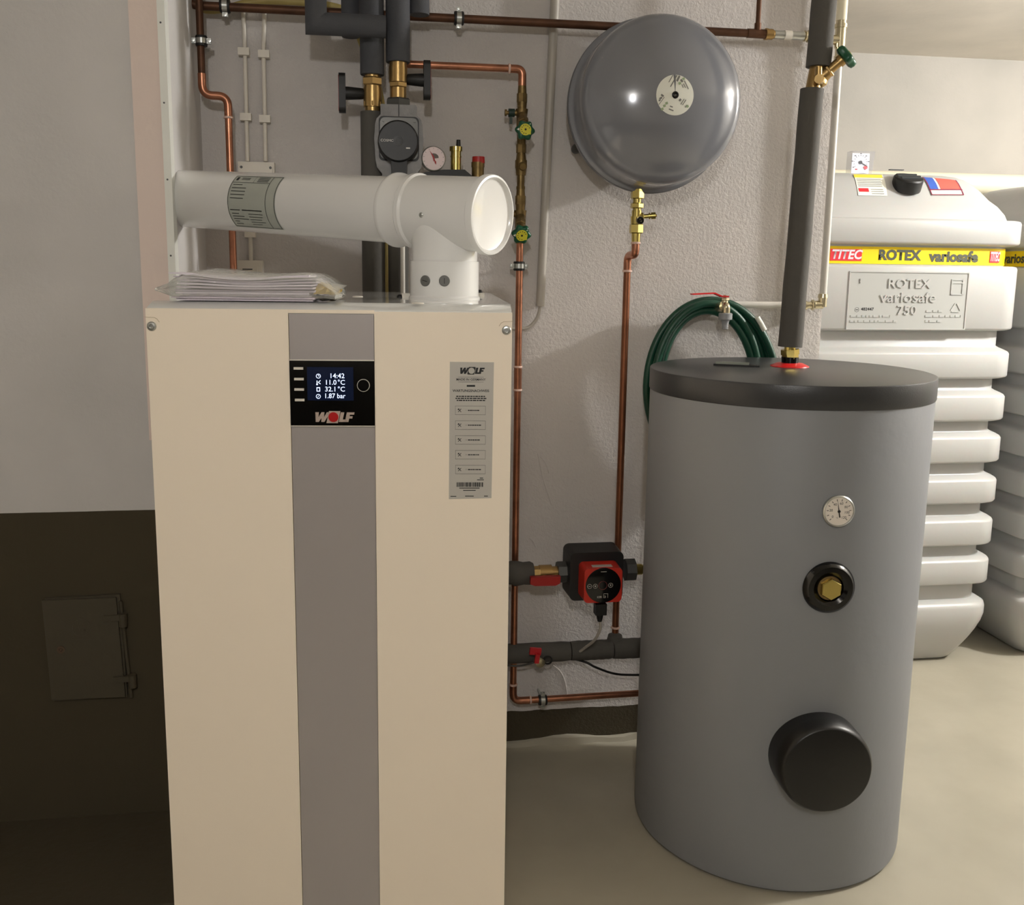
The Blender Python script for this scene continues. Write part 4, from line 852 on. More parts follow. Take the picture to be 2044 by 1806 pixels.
# drain valve with red handle
pd = Wy(1078, 1322, YI-.045); dv = thing('drain_valve', pd, 'small drain valve with red handle under the low foam pipe', 'valve')
bm = B(); cyl(bm, V((pd.x, YI-.01, zi-.01)), pd, .009, .009, 16); lathe(bm, pd, V((.1, -1, -.15)), [(.013, -.008), (.014, 0), (.014, .004), (.009, .006), (0, .006)], 20); mk('valve_body', bm, m_nickel, dv)
bm = B(); ring(bm, dirfr(pd+V((.022, .0, .006)), (0, -1, 0)), .009, .013, -.002, .002, 20); mk('cap_loop', bm, m_blackm, dv)
ph = Wy(1070, 1300, YI-.06); f_ = Fr(ph, (1, 0, -.12), (.12, 0, 1)); bm = B(); box(bm, f_, -.018, .014, -.009, .010, -.004, .004); box(bm, f_, -.002, .010, -.03, -.004, .0, .012); mk('red_handle', bm, mat('red_handle_mat', (188, 24, 34), .4), dv, bevel=.002)
# pump 2
YK = 2.425; kc = Wy(1190, 1143, 2.37); zk = Wy(1190, 1139, YK).z
kp = thing('circulation_pump', (kc.x, YK, kc.z-.09), 'small circulation pump with red head and black housing low on the wall', 'pump')
fk = wallfr(2.37); q0 = fk.q(1135, 1201); q1 = fk.q(1247, 1099)
bm = B(); prism(bm, [(x+(q0[0]+q1[0])/2, y+(q0[1]+q1[1])/2) for x, y in rrect(q1[0]-q0[0], q1[1]-q0[1], .016)], fk, -.085, 0, .97); mk('housing', bm, m_blackm, kp, bevel=.004)
f3 = wallfr(2.31); r0_, r1_ = f3.q(1165, 1204), f3.q(1243, 1133); cxm, cym = (r0_[0]+r1_[0])/2, (r0_[1]+r1_[1])/2; wk, hk = r1_[0]-r0_[0], r1_[1]-r0_[1]
bm = B(); prism(bm, [(x+cxm, y+cym) for x, y in rrect(wk*1.03, hk*1.03, .012)], f3, -.065, 0, .965); rh = mk('red_head', bm, m_redp, kp, bevel=.003)
bm = B(); box(bm, Fr((cxm, 2.33, cym+hk/2*1.005), (1, 0, 0), (0, 1, 0)), -.027, .027, -.008, .008, -.0005, .0012); mk('rating_label', bm, m_label, rh, smooth=False)
fc = Fr((cxm, 2.31, cym), (1, 0, 0), (0, 0, 1)); uk = rp(1, fc.o); a_, b_ = f3.q(1204, 1168)
fc = Fr((a_, 2.31, b_), (1, 0, 0), (0, 0, 1)); bm = B(); lathe(bm, fc.p(0, 0, -.002), fc.z, [(36*uk, 0), (36*uk, .003), (35*uk, .0035), (0, .0035)], 48); fcp = mk('face_plate', bm, m_black, rh)
fd_ = fc.at(0, 0, .0016); bm = B()
for dx, dy in ((-28, -1), (-16.3, -1), (15, 0)): ring(bm, fd_.at(dx*uk, dy*uk), 4*uk, 4.8*uk, 0, .0003, 20)
for dx, dy, w_, h_ in ((-28, -1, 2, .7), (-16.3, -1, 1.6, 1.6), (15, 0, 1.1, 1.8)): box(bm, fd_.at(dx*uk, dy*uk), -w_*uk, w_*uk, -h_*uk, h_*uk, 0, .0003)
f4 = fd_.at(5.5*uk, -21.5*uk); s5 = 4.6*uk; t5 = .8*uk
for b5 in ((-s5, s5, s5-t5, s5), (s5-t5, s5, -s5, s5), (-s5, 0, -s5, -s5+t5), (-s5, -s5+t5, -s5, s5), (-s5, 0, -1*uk, -.2*uk), (-1*uk, -.1*uk, -s5, -.6*uk)): box(bm, f4, *b5, 0, .0003)
box(bm, fd_.at(0, 28.5*uk), -6*uk, 6*uk, -.5*uk, .5*uk, 0, .0003); mk('icons', bm, m_label, fcp, smooth=False, kind='stuff')
bm = B(); ring(bm, fd_.at(-1*uk, 0), 8.3*uk, 9*uk, 0, .0004, 32); mk('dial_ring', bm, mat('dull_red_ring', (130, 60, 56), .4), fcp)
text('KSB', fd_.at(-7.5*uk, -24*uk), .0075, m_label, fcp, bold=.02)
f5 = wallfr(2.345); a_, b_ = f5.q(1198, 1206); bm = B(); box(bm, f5.at(a_, b_), -11.5*uk, 11.5*uk, -20*uk, .004, -.012, .014); pq = mk('plug', bm, m_blackm, kp, bevel=.002)
bm = B(); cyl(bm, f5.p(a_, b_-36*uk, 0), f5.p(a_, b_-18*uk, 0), 4.5*uk, 8.5*uk, 20); mk('cable_boot', bm, m_blackm, pq)
tubes('pump_cable', spline([f5.p(a_, b_-34*uk, 0), Wy(1198, 1255, 2.35), Wy(1187, 1277, 2.37), Wy(1170, 1291, 2.41), Wy(1158, 1300, 2.435)], 8), rp(3, kc), m_pvcg, kp)
zk2 = Wy(1190, 1139, YK).z
def hx(px): return Wy(px, 1139, YK).x
bm = B(); uk2 = rp(1, V((kc.x, YK, zk2)))
chain(bm, V((hx(1112), YK, zk2)), V((hx(1134), YK, zk2)), [(0, 1, 22*uk2, 22*uk2, 8)]); mk('union_nut', bm, m_dsteel, kp)
bm = B(); chain(bm, V((hx(1247), YK, zk2)), V((hx(1266), YK, zk2)), [(0, 1, 23*uk2, 23*uk2, 8)]); mk('union_nut', bm, m_dsteel, kp)
bm = B(); chain(bm, V((hx(1264), YK, zk2)), V((hx(1345), YK, zk2)), [(0, .2, 11*uk2, 11*uk2, 24), (.2, 1, 9*uk2, 9*uk2, 24)]); mk('brass_tail', bm, m_brassy, kp)
kv = thing('ball_valve', (hx(1090), YK, zk2-.03), 'brass ball valve with red lever left of the red pump', 'valve')
bm = B(); chain(bm, V((hx(1060), YK, zk2)), V((hx(1114), YK, zk2)), [(0, .35, 14*uk2, 14*uk2, 8), (.3, .75, 15.5*uk2, 15.5*uk2, 24), (.75, 1, 12*uk2, 12*uk2, 24)]); cyl(bm, V((hx(1084), YK, zk2)), V((hx(1084), YK-.045, zk2-.012)), .008); mk('valve_body', bm, m_brass, kv)
f6 = wallfr(YK-.05); a0, b0 = f6.q(1059, 1169); a1, b1 = f6.q(1118, 1150); bm = B()
prism(bm, [(a0, b1), (a0-.001, b0+.005), (a0+.012, b0), (a1-.012, b0-.001), (a1, b0+.005), (a1+.001, b1)], f6, -.012, .004); mk('red_lever', bm, m_red, kv, bevel=.003)
bm = B(); sweep(bm, [(hx(985), YK, zk2+.002), (hx(1020), YK, zk2+.003), (hx(1030), YK, zk2), (hx(1045), YK, zk2), (hx(1058), YK, zk2), (hx(1064), YK, zk2)], [19*uk2, 23*uk2, 25*uk2, 22*uk2, 23*uk2, 20*uk2], 28); mk('foam_covered_pipe', bm, m_insulb, label='short foam covered pipe end coming out behind the boiler at pump height', cat='pipe')
tubes('power_cable', spline([Wy(1120, 1310, 2.50), Wy(1165, 1320, 2.45), Wy(1190, 1332, 2.44), Wy(1225, 1344, 2.45), Wy(1262, 1347, 2.46), Wy(1330, 1346, 2.47)], 8), rp(2.4, kc), m_blackm, label='thin black cable sagging below the low foam pipe towards the tank', cat='cable')
tubes('power_cable', spline([Wy(990, 1325, 2.45), Wy(1030, 1329, 2.45), Wy(1055, 1325, 2.44), Wy(1076, 1318, 2.43)], 8), rp(2, kc), m_dsteel, label='thin dark cable from the boiler side to the small drain valve', cat='cable')
# ------------------------------------------------------------------ hose and tap
YT = 2.485
def ell(cx, cy, rx, ry, Y, a0, a1, n):
    out = []
    for k in range(n+1):
        t = a0+(a1-a0)*k/n; out.append((cx+rx*math.cos(t), cy-ry*math.sin(t), Y)); 
    return out
loops = [(1418, 770, 130, 178, 2.500, 0), (1424, 772, 118, 166, 2.478, .6), (1420, 768, 104, 158, 2.498, 1.2), (1430, 778, 127, 186, 2.462, 0), (1412, 770, 94, 150, 2.476, .3)]
raw = []
for i in range(len(loops)):
    c = loops[i]; d = loops[(i+1) % len(loops)] if i < len(loops)-1 else loops[i]
    for k in range(28):
        t = k/28; a = -PI/2-2*PI*t; s = t if i < len(loops)-1 else 0; s = s*s*(3-2*s)
        m_ = [c[j]*(1-s)+d[j]*s for j in range(5)]; raw.append(Wy(m_[0]+m_[2]*math.cos(a), m_[1]-m_[3]*math.sin(a), m_[4]))
hz = thing('garden_hose', (raw[0].x, YT, min(p.z for p in raw)), 'coiled dark green garden hose hanging over the tap behind the tank', 'hose')
tubes('coil', spline(raw, 3), rp(7.4, raw[0]), m_hose, hz, seg=14)
ba = [Wy(1511, 633, 2.458), Wy(1518, 644, 2.458), Wy(1526, 659, 2.458)]
tubes('white_band', ba, rp(5.2, ba[0]), m_wlabel, hz)
tp = Wy(1425, 617, 2.50); tap = thing('water_tap', Wy(1446, 656, 2.42), 'nickel plated garden tap with red lever handle on the back wall', 'tap')
ut = rp(1, tp); w0 = V((Wy(1418, 618, YW).x, YW+.002, Wy(1418, 618, YW).z)); w1 = Wy(1446, 611, 2.43)
bm = B(); chain(bm, w0, w1, [(0, .08, .016, .016, 24), (.08, .3, .0105, .0105, 20), (.3, .34, .013, .013, 24), (.38, .42, .013, .013, 24), (.34, .6, .011, .011, 20), (.6, 1, .0145, .0145, 24)])
sweep(bm, fillet([w1, w1+(w1-w0).normalized()*.014, Wy(1449, 634, 2.42)], .012, 6), .0105, 20)
chain(bm, w1, w1+V((0, 0, .03)), [(0, .5, .010, .009, 20), (.5, .75, .012, .012, 6), (.75, 1, .004, .004, 12)]); mk('tap_body', bm, m_nickel, tap)
ls = w1+V((0, -.002, .026)); bm = B(); lp = [ls+V((.006, 0, .0)), ls+V((-.012, 0, 0)), Wy(1425, 585, 2.428), Wy(1381, 587, 2.42)]
for a, b, h in ((lp[0], lp[1], .011), (lp[1], lp[2], .010), (lp[2], lp[3], .010)):
    d = (b-a).normalized(); f_ = Fr(a, d, V((0, 1, 0))); box(bm, f_, -.001, (b-a).length+.001, -h, h, -.0018, .0018)
mk('lever', bm, m_redb, tap, bevel=.0008)
sp = Wy(1448, 632, 2.42); bm = B(); Zs = lambda py: Wy(1448, py, 2.42).z
lathe(bm, V((sp.x, 2.42, Zs(657))), (0, 0, 1), [(5.5*ut, 0), (6.3*ut, .001), (6.3*ut, 2*ut), (5.2*ut, 2.2*ut), (5.2*ut, 3.6*ut), (6.3*ut, 3.8*ut), (6.2*ut, 8*ut), (7*ut, 14*ut), (9*ut, 18*ut), (13*ut, 19*ut), (13.2*ut, 30*ut), (11*ut, 31.5*ut)], 24); mk('hose_connector', bm, m_grey, tap)
# ------------------------------------------------------------------ plastic water pipe at the wall end
yq = 2.505
pw = thing('plastic_water_pipe', Wy(1631, 612, yq), 'white plastic water pipe running down the end of the back wall to the tap', 'pipe')
xq = Wy(1660, 330, yq).x; zq1 = Wy(1632, 608, yq).z; rq = rp(7.6, V((xq, yq, 1.6)))
tubes('tube', [V((xq, yq, Wy(1680, 110, yq).z)), V((xq, yq, zq1+.01))], rq*.95, m_pvc, pw)
zt4 = zt_
bm = B(); cyl(bm, (xq, yq, zt4+.05), (xq, yq, ZC+.01), rq*1.35); mk('upper_tube', bm, m_creamp, pw)
bm = B(); chain(bm, V((xq, yq, zt4-.055)), V((xq, yq, zt4+.065)), [(0, .12, rq*1.25, rq*1.25, 24), (.12, .3, rq*1.05, rq*1.05, 24), (.3, .72, rq*1.35, rq*1.35, 24), (.72, .8, rq*1.6, rq*1.6, 24), (.8, 1, rq*1.3, rq*1.3, 24)]); chain(bm, V((xq, yq, zt4)), V((Wy(1668, 70, yq).x-.02, yq, zt4)), [(0, .8, rq*1.2, rq*1.2, 24), (.8, 1, rq*1.5, rq*1.5, 24)]); mk('tee_fitting', bm, m_nickel, pw)
tubes('branch_tube', [V((xq-.02, yq, zt4)), V((pr[0] if False else Wy(1612, 69, YP).x, (yq+YP)/2, zt4))], rq*.9, m_pvc, pw)
xel = Wy(1605, 613, yq).x
bm = B(); chain(bm, V((xq, yq, zq1-.006)), V((xq, yq, zq1+.03)), [(0, .7, rq*1.15, rq*1.15, 20), (.7, 1, rq*1.35, rq*1.2, 20)]); chain(bm, V((xq, yq, zq1)), V((xel, yq, zq1-.002)), [(0, .45, rq*1.1, rq*1.1, 20), (.45, .62, rq*1.4, rq*1.4, 6), (.62, .9, rq*.95, rq*.95, 20), (.9, 1, rq*1.25, rq*1.25, 20)]); mk('elbow_fitting', bm, m_nickel, pw)
tubes('cross_tube', [V((xel+.005, yq, zq1-.002)), V((Wy(1440, 613, yq).x, yq+.01, zq1-.002))], rq*.9, m_pvc, pw)
# ------------------------------------------------------------------ hot water tank
TC, TR, TBR, TH, TL = V((1.00124, 2.11819, 0)), .32688, .32473, 1.15192, .0522
tk = thing('hot_water_tank', TC, 'grey cylindrical hot water tank with black lid standing on the floor', 'water tank')
bm = B(); lathe(bm, TC, (0, 0, 1), [(TBR-.03, .004), (TBR-.008, .004), (TBR-.001, .010), (TBR, .02), (TBR, TH-TL), (TBR-.002, TH-TL+.004)], 128, up=(0, 1, 0)); mk('jacket', bm, m_tank, tk)
bm = B(); lathe(bm, TC, (0, 0, 1), [(TR-.004, TH-TL), (TR-.001, TH-TL+.001), (TR, TH-TL+.003), (TR, TH-.004), (TR-.0012, TH-.001), (TR-.004, TH), (0, TH)], 128, up=(0, 1, 0)); mk('lid', bm, m_lid, tk)
bm = B(); lathe(bm, TC, (0, 0, 1), [(TBR-.05, 0), (TBR-.05, .01)], 64, up=(0, 1, 0)); mk('base_ring', bm, m_blackm, tk)
def port(px, py):
    P = Wcyl(px, py, TC, TBR); n = V((P.x-TC.x, P.y-TC.y, 0)).normalized(); return dirfr(P, n)
f_ = port(1672, 1019); u = rp(1, f_.o)*1.03
bm = B(); lathe(bm, f_.p(0, 0, -.003), f_.z, [(30.5*u, 0), (31.5*u, .006), (31.5*u, .010), (29.5*u, .0125), (28.3*u, .012), (27.5*u, .0088), (0, .0088)], 48); th = mk('thermometer', bm, m_steel, tk)
bm = B(); lathe(bm, f_.p(0, 0, .005), f_.z, [(27.8*u, 0), (27.8*u, .0016), (0, .0016)], 48); mk('dial_face', bm, mat('thermo_face', (226, 218, 208), .4), th)
g_ = f_.at(0, 0, .0067); bm = B()
for k in range(12):
    an = math.radians(225-270*k/11.); c_, s_ = math.cos(an), math.sin(an); w_ = .02
    prism(bm, [(20.5*u*math.cos(an-w_*1.3), 20.5*u*math.sin(an-w_*1.3)), (24.5*u*math.cos(an-w_), 24.5*u*math.sin(an-w_)), (24.5*u*math.cos(an+w_), 24.5*u*math.sin(an+w_)), (20.5*u*math.cos(an+w_*1.3), 20.5*u*math.sin(an+w_*1.3))], g_, 0, .0003)
mk('scale_marks', bm, m_ink, th, smooth=False, kind='stuff')
join_text([(s, g_.at(16*u*math.cos(math.radians(a)), 16*u*math.sin(math.radians(a))), 7*u, dict(lift=.0002)) for s, a in (('0', 222), ('20', 172), ('40', 122), ('60', 75), ('80', 32), ('100', -8), ('120', -50))]+[('\u00b0C', g_.at(-3*u, -13*u), 4*u, dict(lift=.0002))], m_ink, th)
bm = B(); an = math.radians(101); c_, s_ = math.cos(an), math.sin(an)
prism(bm, [(21*u*c_, 21*u*s_), (-.9*u*s_, .9*u*c_), (-12*u*c_-1.2*u*s_, -12*u*s_+1.2*u*c_), (-12.5*u*c_+1.2*u*s_, -12.5*u*s_-1.2*u*c_), (.9*u*s_, -.9*u*c_)], g_, .0004, .001); lathe(bm, g_.p(0, 0, .0003), g_.z, [(2.8*u, 0), (2.8*u, .0012), (0, .0014)], 16); mk('needle', bm, m_ink, th, smooth=False)
f_ = port(1654, 1172); u = rp(1, f_.o)*1.02
bm = B(); lathe(bm, f_.p(0, 0, -.003), f_.z, [(50*u, 0), (52*u, .003), (50*u, .009), (44*u, .0155), (34*u, .016), (27*u, .011), (25*u, .003)], 56); pt_ = mk('port_rosette', bm, m_black, tk)
bm = B(); lathe(bm, f_.p(0, 0, -.002), f_.z, [(24*u, 0), (24*u, .008), (21*u, .009), (0, .009)], 40); mk('brass_seat', bm, m_brassd, pt_)
bm = B(); lathe(bm, f_.p(0, 0, .004), f_.z, [(21*u, 0), (21.5*u, .002), (21.5*u, .012), (20*u, .0145), (0, .0145)], 6, rot=PI/6); mk('hex_plug', bm, m_brassy, pt_, ang=20)
f_ = port(1630, 1508); u = rp(1, f_.o)
bm = B(); lathe(bm, f_.p(0, 0, -.02), f_.z, [(93*u, 0), (93*u, .045), (91*u, .075), (86*u, .083), (84*u, .084), (0, .084)], 72); mk('flange_cover', bm, m_blackd, tk)
# on the lid
pa, pb2 = Wz(1424, 729, TH), Wz(1516, 733, TH)
d = (pb2-pa).normalized(); f_ = Fr(pa, d, V((0, 0, 1)).cross(d)); L_ = (pb2-pa).length
bm = B(); prism(bm, [(0, 0), (L_, 0), (L_*.98, .016), (L_*.8, .028), (.02, .03)], f_, 0, .004); sv = mk('sensor_cover', bm, m_blackm, tk, bevel=.001)
bm = B(); prism(bm, [(.004, .003), (L_*.76, .003), (L_*.76, .024), (.02, .026)], f_, .0038, .009); mk('sensor_plate', bm, mat('grey_green_plate', (146, 152, 142), .35), sv, bevel=.001)
rc = Wz(1576, 731, TH); yr = rc.y
bm = B(); lathe(bm, rc-V((0, 0, .001)), (0, 0, 1), [(38*rp(1, rc), 0), (37*rp(1, rc), .003), (26*rp(1, rc), .009), (18*rp(1, rc), .010)], 48); mk('red_rosette', bm, m_redb, tk)
# pipe above
pb_ = Wy(1577, 692, yr); pt1 = Wy(1621, 178, yr); pt2 = Wy(1633, 134, yr); pt3 = Wy(1646, -6, yr); ur = rp(1, pb_)
rs_ = thing('riser_fitting', rc, 'brass and black screw fitting under the long foam pipe on the tank lid', 'fitting')
bm = B(); cyl(bm, rc+V((0, 0, .006)), V((rc.x, yr, Wy(1577, 712, yr).z)), 16*ur, 17*ur, 24); mk('black_nipple', bm, m_black, rs_)
bm = B(); chain(bm, V((rc.x+.0005, yr, Wy(1577, 715, yr).z)), V((pb_.x, yr, Wy(1577, 697, yr).z)), [(0, .45, 17*ur, 17*ur, 8), (.45, 1, 19*ur, 19*ur, 8)]); cyl(bm, V((pb_.x, yr, Wy(1577, 700, yr).z)), V((pb_.x, yr, Wy(1577, 686, yr).z)), 11*ur); mk('brass_union', bm, m_brassy, rs_)
def foamseg(p0, p1, hw0, hw1, label):
    n = 24; pts = []; rr = []
    for k in range(n+1): t = k/n; pts.append(V(p0).lerp(V(p1), t)+V((.0004*math.sin(k*.8), 0, 0))); rr.append((hw0+(hw1-hw0)*t)*ur*(1+.006*math.sin(k*1.3)))
    bm = B(); sweep(bm, pts, rr, 32); return mk('foam_covered_pipe', bm, m_insulb, label=label, cat='pipe')
foamseg(pb_, pt1, 23.5, 22, 'long foam covered pipe rising from the tank lid')
top3 = pt2+(pt3-pt2).normalized()*.45
foamseg(pt2, V((pt2.x+(pt3.x-pt2.x)*(ZC+.01-pt2.z)/(pt3.z-pt2.z), yr, ZC+.012)), 23, 24, 'upper foam covered pipe above the brass angle valve')
av = thing('angle_valve', pt1, 'brass angle seat valve with green handwheel between two foam pipes', 'valve')
bm = B(); vb = Wy(1630, 162, yr); cyl(bm, pt1-V((0, 0, .01)), pt2+V((0, 0, .012)), 14*ur, 14*ur, 24); lathe(bm, vb-V((0, 0, .014)), (.15, 0, 1), [(10*ur, 0), (18*ur, .008), (19*ur, .02), (14*ur, .034)], 28)
we = Wy(1684, 116, yr-.03); nd = (we-vb).normalized(); chain(bm, vb, we, [(0, .42, 16*ur, 12*ur, 24), (.42, .5, 13*ur, 13*ur, 6), (.5, .82, 9*ur, 9*ur, 24), (.82, 1, 11.5*ur, 11.5*ur, 24)])
mk('valve_body', bm, m_brass, av)
bm = B(); q_ = Wy(1635, 157, yr-.05); cyl(bm, V((vb.x+.004, yr-.01, vb.z)), q_, 8.5*ur, 8.5*ur, 24); q2 = Wy(1634, 133, yr-.035); cyl(bm, Wy(1634, 150, yr-.035), q2, 6.5*ur, 6.5*ur, 20); mk('test_nipples', bm, m_brass, av)
handwheel(av, we-nd*.004, nd, 25*ur, lobes=5, th=.02, dial=False); bm = B(); qd = Wy(1701, 112, yr-.035); lathe(bm, we+nd*.015, nd, [(.007, 0), (.006, .003), (0, .003)], 16); mk('yellow_mark', bm, m_dial, av)
# ------------------------------------------------------------------ oil tanks
YF = 2.90; XR_ = Wy(2037, 465, YF+.06).x; xc_ = Wy(1812, 465, YF).x; HWX = XR_-xc_; HWY = .42; YCt = YF+HWY
def zY(py, Y=YF): return Wy(1850, py, Y).z
GR = .034
lv = [(.0, .075), (.004, .062)]
zr = [(zY(1215, YF), zY(1318, YF+.05))]
rings = [(703.5, 759), (791, 845), (875, 929), (961, 1011), (1043, 1095), (1123, 1173)]
levels = []   # (z, inset) from the bottom up
levels += [(.0, .10), (.003, .085), (.012, .075)]
zt5 = zY(1207)
for k in range(1, 7): t = k/6; levels.append((.012+(zt5-.05-.012)*t, .075*(1-t)**1.4))
def addring(zlo, zhi, flat=False):
    if flat:
        levels.extend([(zlo, GR), (zlo+.003, .013), (zlo+.007, .003), (zlo+.012, 0), (zhi-.009, 0), (zhi-.002, .003), (zhi+.0005, .010), (zhi+.0015, GR)]); return
    levels.extend([(zlo, GR), (zlo+.003, .013), (zlo+.007, .003), (zlo+.012, 0), (zhi-.007, 0), (zhi-.001, .003), (zhi+.005, .012), (zhi+.012, .026), (zhi+.018, GR)])
levels.extend([(zt5-.022, 0), (zt5-.010, .003), (zt5-.002, GR*.45), (zt5+.006, GR)])
for a, b in rings[::-1]: addring(zY(b), zY(a))
addring(zY(662), zY(530), True); zband = (zY(528, YF+GR), zY(494, YF+GR)); addring(zY(490), zY(437), True)
zs0 = zY(437); 
for dz, ins in ((.004, .036), (.02, .042), (.045, .06), (.066, .083), (.092, .104), (.114, .125), (.130, .146), (.140, .168), (.147, .2), (.151, .25), (.153, .32)): levels.append((zs0+dz*1.085, ins))
def rr_pts(hx, hy, r, n=7):
    out = []
    for cx_, cy_, a in ((hx-r, hy-r, 0), (-hx+r, hy-r, PI/2), (-hx+r, -hy+r, PI), (hx-r, -hy+r, 1.5*PI)):
        for k in range(n+1): out.append((cx_+r*math.cos(a+PI/2*k/n), cy_+r*math.sin(a+PI/2*k/n)))
    return out
def oil_tank(xc, label):
    t = thing('oil_tank', (xc, YCt, 0), label, 'oil tank', 'white ribbed oil tanks in the far room')
    bm = B(); prev = None
    for z_, ins in levels:
        r = max(.02, .085-ins*.3); cur = [bm.verts.new((xc+a, YCt+b, z_)) for a, b in rr_pts(HWX-ins, HWY-ins, min(r, HWX-ins-.001))]
        if prev:
            for i in range(len(cur)): bm.faces.new((prev[i], prev[(i+1) % len(cur)], cur[(i+1) % len(cur)], cur[i]))
        else: bm.faces.new(cur[::-1])
        prev = cur
    bm.faces.new(prev); mk('ribbed_body', bm, m_oil, t, ang=60)
    bm = B(); L = []
    for z_ in zband: L.append([bm.verts.new((xc+a, YCt+b, z_)) for a, b in rr_pts(HWX-GR+.0015, HWY-GR+.0015, .075)])
    for z_ in zband[::-1]: L.append([bm.verts.new((xc+a, YCt+b, z_)) for a, b in rr_pts(HWX-GR-.003, HWY-GR-.003, .072)])
    for k in range(4):
        for i in range(len(L[0])): bm.faces.new((L[k][i], L[k][(i+1) % len(L[0])], L[(k+1) % 4][(i+1) % len(L[0])], L[(k+1) % 4][i]))
    band = mk('yellow_band', bm, m_yel, t)
    return t, band
xcB = 2.30+.012+HWX
tA, bandA = oil_tank(xc_, 'white ribbed oil tank with black screw cap and stickers on its top')
tB, bandB = oil_tank(xcB, 'white ribbed oil tank at the right edge, partly hidden by its neighbour')
# band lettering
fA = Fr((0, YF+GR-.002, 0), (1, 0, 0), (0, 0, 1)); bz = (zband[0]+zband[1])/2; bh = zband[1]-zband[0]
def AX(px): return fA.q(px, 511)[0]
for px0, px1, s in ((1657, 1720, 'TITEC'), (1976, 2010, 'TITEC')):
    a0, a1 = AX(px0), AX(px1); bm = B(); box(bm, fA, a0, a1, bz-bh*.34, bz+bh*.34, 0, .001) if px0 < 1900 else box(bm, fA, a0, min(a1, xc_+HWX-GR-.055), bz-bh*.34, bz+bh*.34, 0, .001)
    mk('red_patch', bm, m_redl, bandA, smooth=False); aa1 = a1 if px0 < 1900 else min(a1, xc_+HWX-GR-.055)
    text(s, fA.at((a0+aa1)/2, bz, .0005), bh*.74, m_paper2, bandA, sx=(aa1-a0)/(bh*.74*2.75), bold=.03, shear=.2, ext=.0008)
a0, a1 = AX(1752), AX(1838); text('ROTEX', fA.at((a0+a1)/2, bz), bh*.80, m_ggrey, bandA, sx=(a1-a0)/(bh*.80*3.35), bold=.045)
a0, a1 = AX(1848), AX(1960); text('variosafe', fA.at((a0+a1)/2, bz-.002), bh*.86, m_ggrey, bandA, sx=(a1-a0)/(bh*.86*4.15), bold=.045)
fS = Fr((xcB-HWX+GR-.003, 0, 0), (0, -1, 0), (0, 0, 1)); text('variosafe', fS.at(-(YF+.25), bz), bh*.86, m_ggrey, bandB, bold=.03, sx=1.0)
# raised info panel
fB = Fr((0, YF, 0), (1, 0, 0), (0, 0, 1)); pa0, pz0 = fB.q(1690, 655); pa1, pz1 = fB.q(1933, 546)
m_oilp = mat('panel_plastic', (176, 177, 174), .35)
bm = B(); box(bm, fB, pa0, pa1, pz0, pz1, -.004, .0008); pn = mk('info_panel', bm, m_oilp, tA, bevel=.001)
bm = B(); e = .004
for b5 in ((pa0-e, pa1+e, pz1, pz1+e), (pa0-e, pa1+e, pz0-e, pz0), (pa0-e, pa0, pz0, pz1), (pa1, pa1+e, pz0, pz1)): box(bm, fB, *b5, -.004, .003)
mk('panel_rim', bm, m_oil, pn, bevel=.001)
def PF(px, py): a, b = fB.q(px, py); return fB.at(a, b, .0008)
def emboss(s, fr, size, sx=1, bold=.02, nm='embossed_lettering'):
    cu = bpy.data.curves.new('txt', 'FONT'); cu.body = s; cu.size = 1; cu.align_x = 'CENTER'; cu.align_y = 'CENTER'; cu.offset = bold; cu.extrude = .05; cu.resolution_u = 2
    t = bpy.data.objects.new('txt', cu); C.objects.link(t); dg = bpy.context.evaluated_depsgraph_get()
    me0 = bpy.data.meshes.new_from_object(t.evaluated_get(dg)); C.objects.unlink(t); bpy.data.objects.remove(t)
    bm = B(); bm.from_mesh(me0); bpy.data.meshes.remove(me0)
    for v in bm.verts: v.co = fr.p(v.co.x*size*sx, v.co.y*size, .0 if v.co.z < 0 else .0032)
    return mk(nm, bm, m_oil, pn, smooth=False)
emboss('ROTEX', PF(1814, 567), .042, 1.12, .01); emboss('variosafe', PF(1812, 594), .050, 1.12, 0.005); emboss('750', PF(1809, 620), .042, 1.15, 0.01); emboss('1', PF(1717, 561), .02)
bm = B()
for px0, px1, py in ((1697, 1776, 631), (1696, 1790, 641), (1848, 1880, 621), (1846, 1918, 631), (1846, 1880, 641)):
    x = px0
    while x < px1:
        l = random.uniform(4, 14); a, b = fB.q(x, py); a2, _ = fB.q(min(px1, x+l), py); box(bm, fB, a, a2, b-.0035, b+.0035, .0008, .0026); x += l+2
# cup and recycling marks
a, b = fB.q(1910, 573); 
for b5 in ((a-.022, a+.022, b-.026, b-.022), (a-.022, a-.018, b-.026, b+.026), (a+.018, a+.022, b-.026, b+.026), (a-.018, a+.018, b+.012, b+.015), (a-.018, a+.018, b+.022, b+.025)): box(bm, fB, *b5, .0008, .003)
a, b = fB.q(1907, 615)
for q1_, q2_ in (((-.02, -.012), (.02, -.012)), ((.02, -.012), (0, .02)), ((0, .02), (-.02, -.012))):
    dx, dy = q2_[0]-q1_[0], q2_[1]-q1_[1]; l = math.hypot(dx, dy); nx, ny = -dy/l*.0016, dx/l*.0016
    prism(bm, [(a+q1_[0]+dx*.12+nx, b+q1_[1]+dy*.12+ny), (a+q1_[0]+dx*.12-nx, b+q1_[1]+dy*.12-ny), (a+q1_[0]+dx*.85-nx, b+q1_[1]+dy*.85-ny), (a+q1_[0]+dx*.85+nx, b+q1_[1]+dy*.85+ny)], fB, .0008, .0028)
mk('embossed_marks', bm, m_oil, pn, smooth=False, kind='stuff')
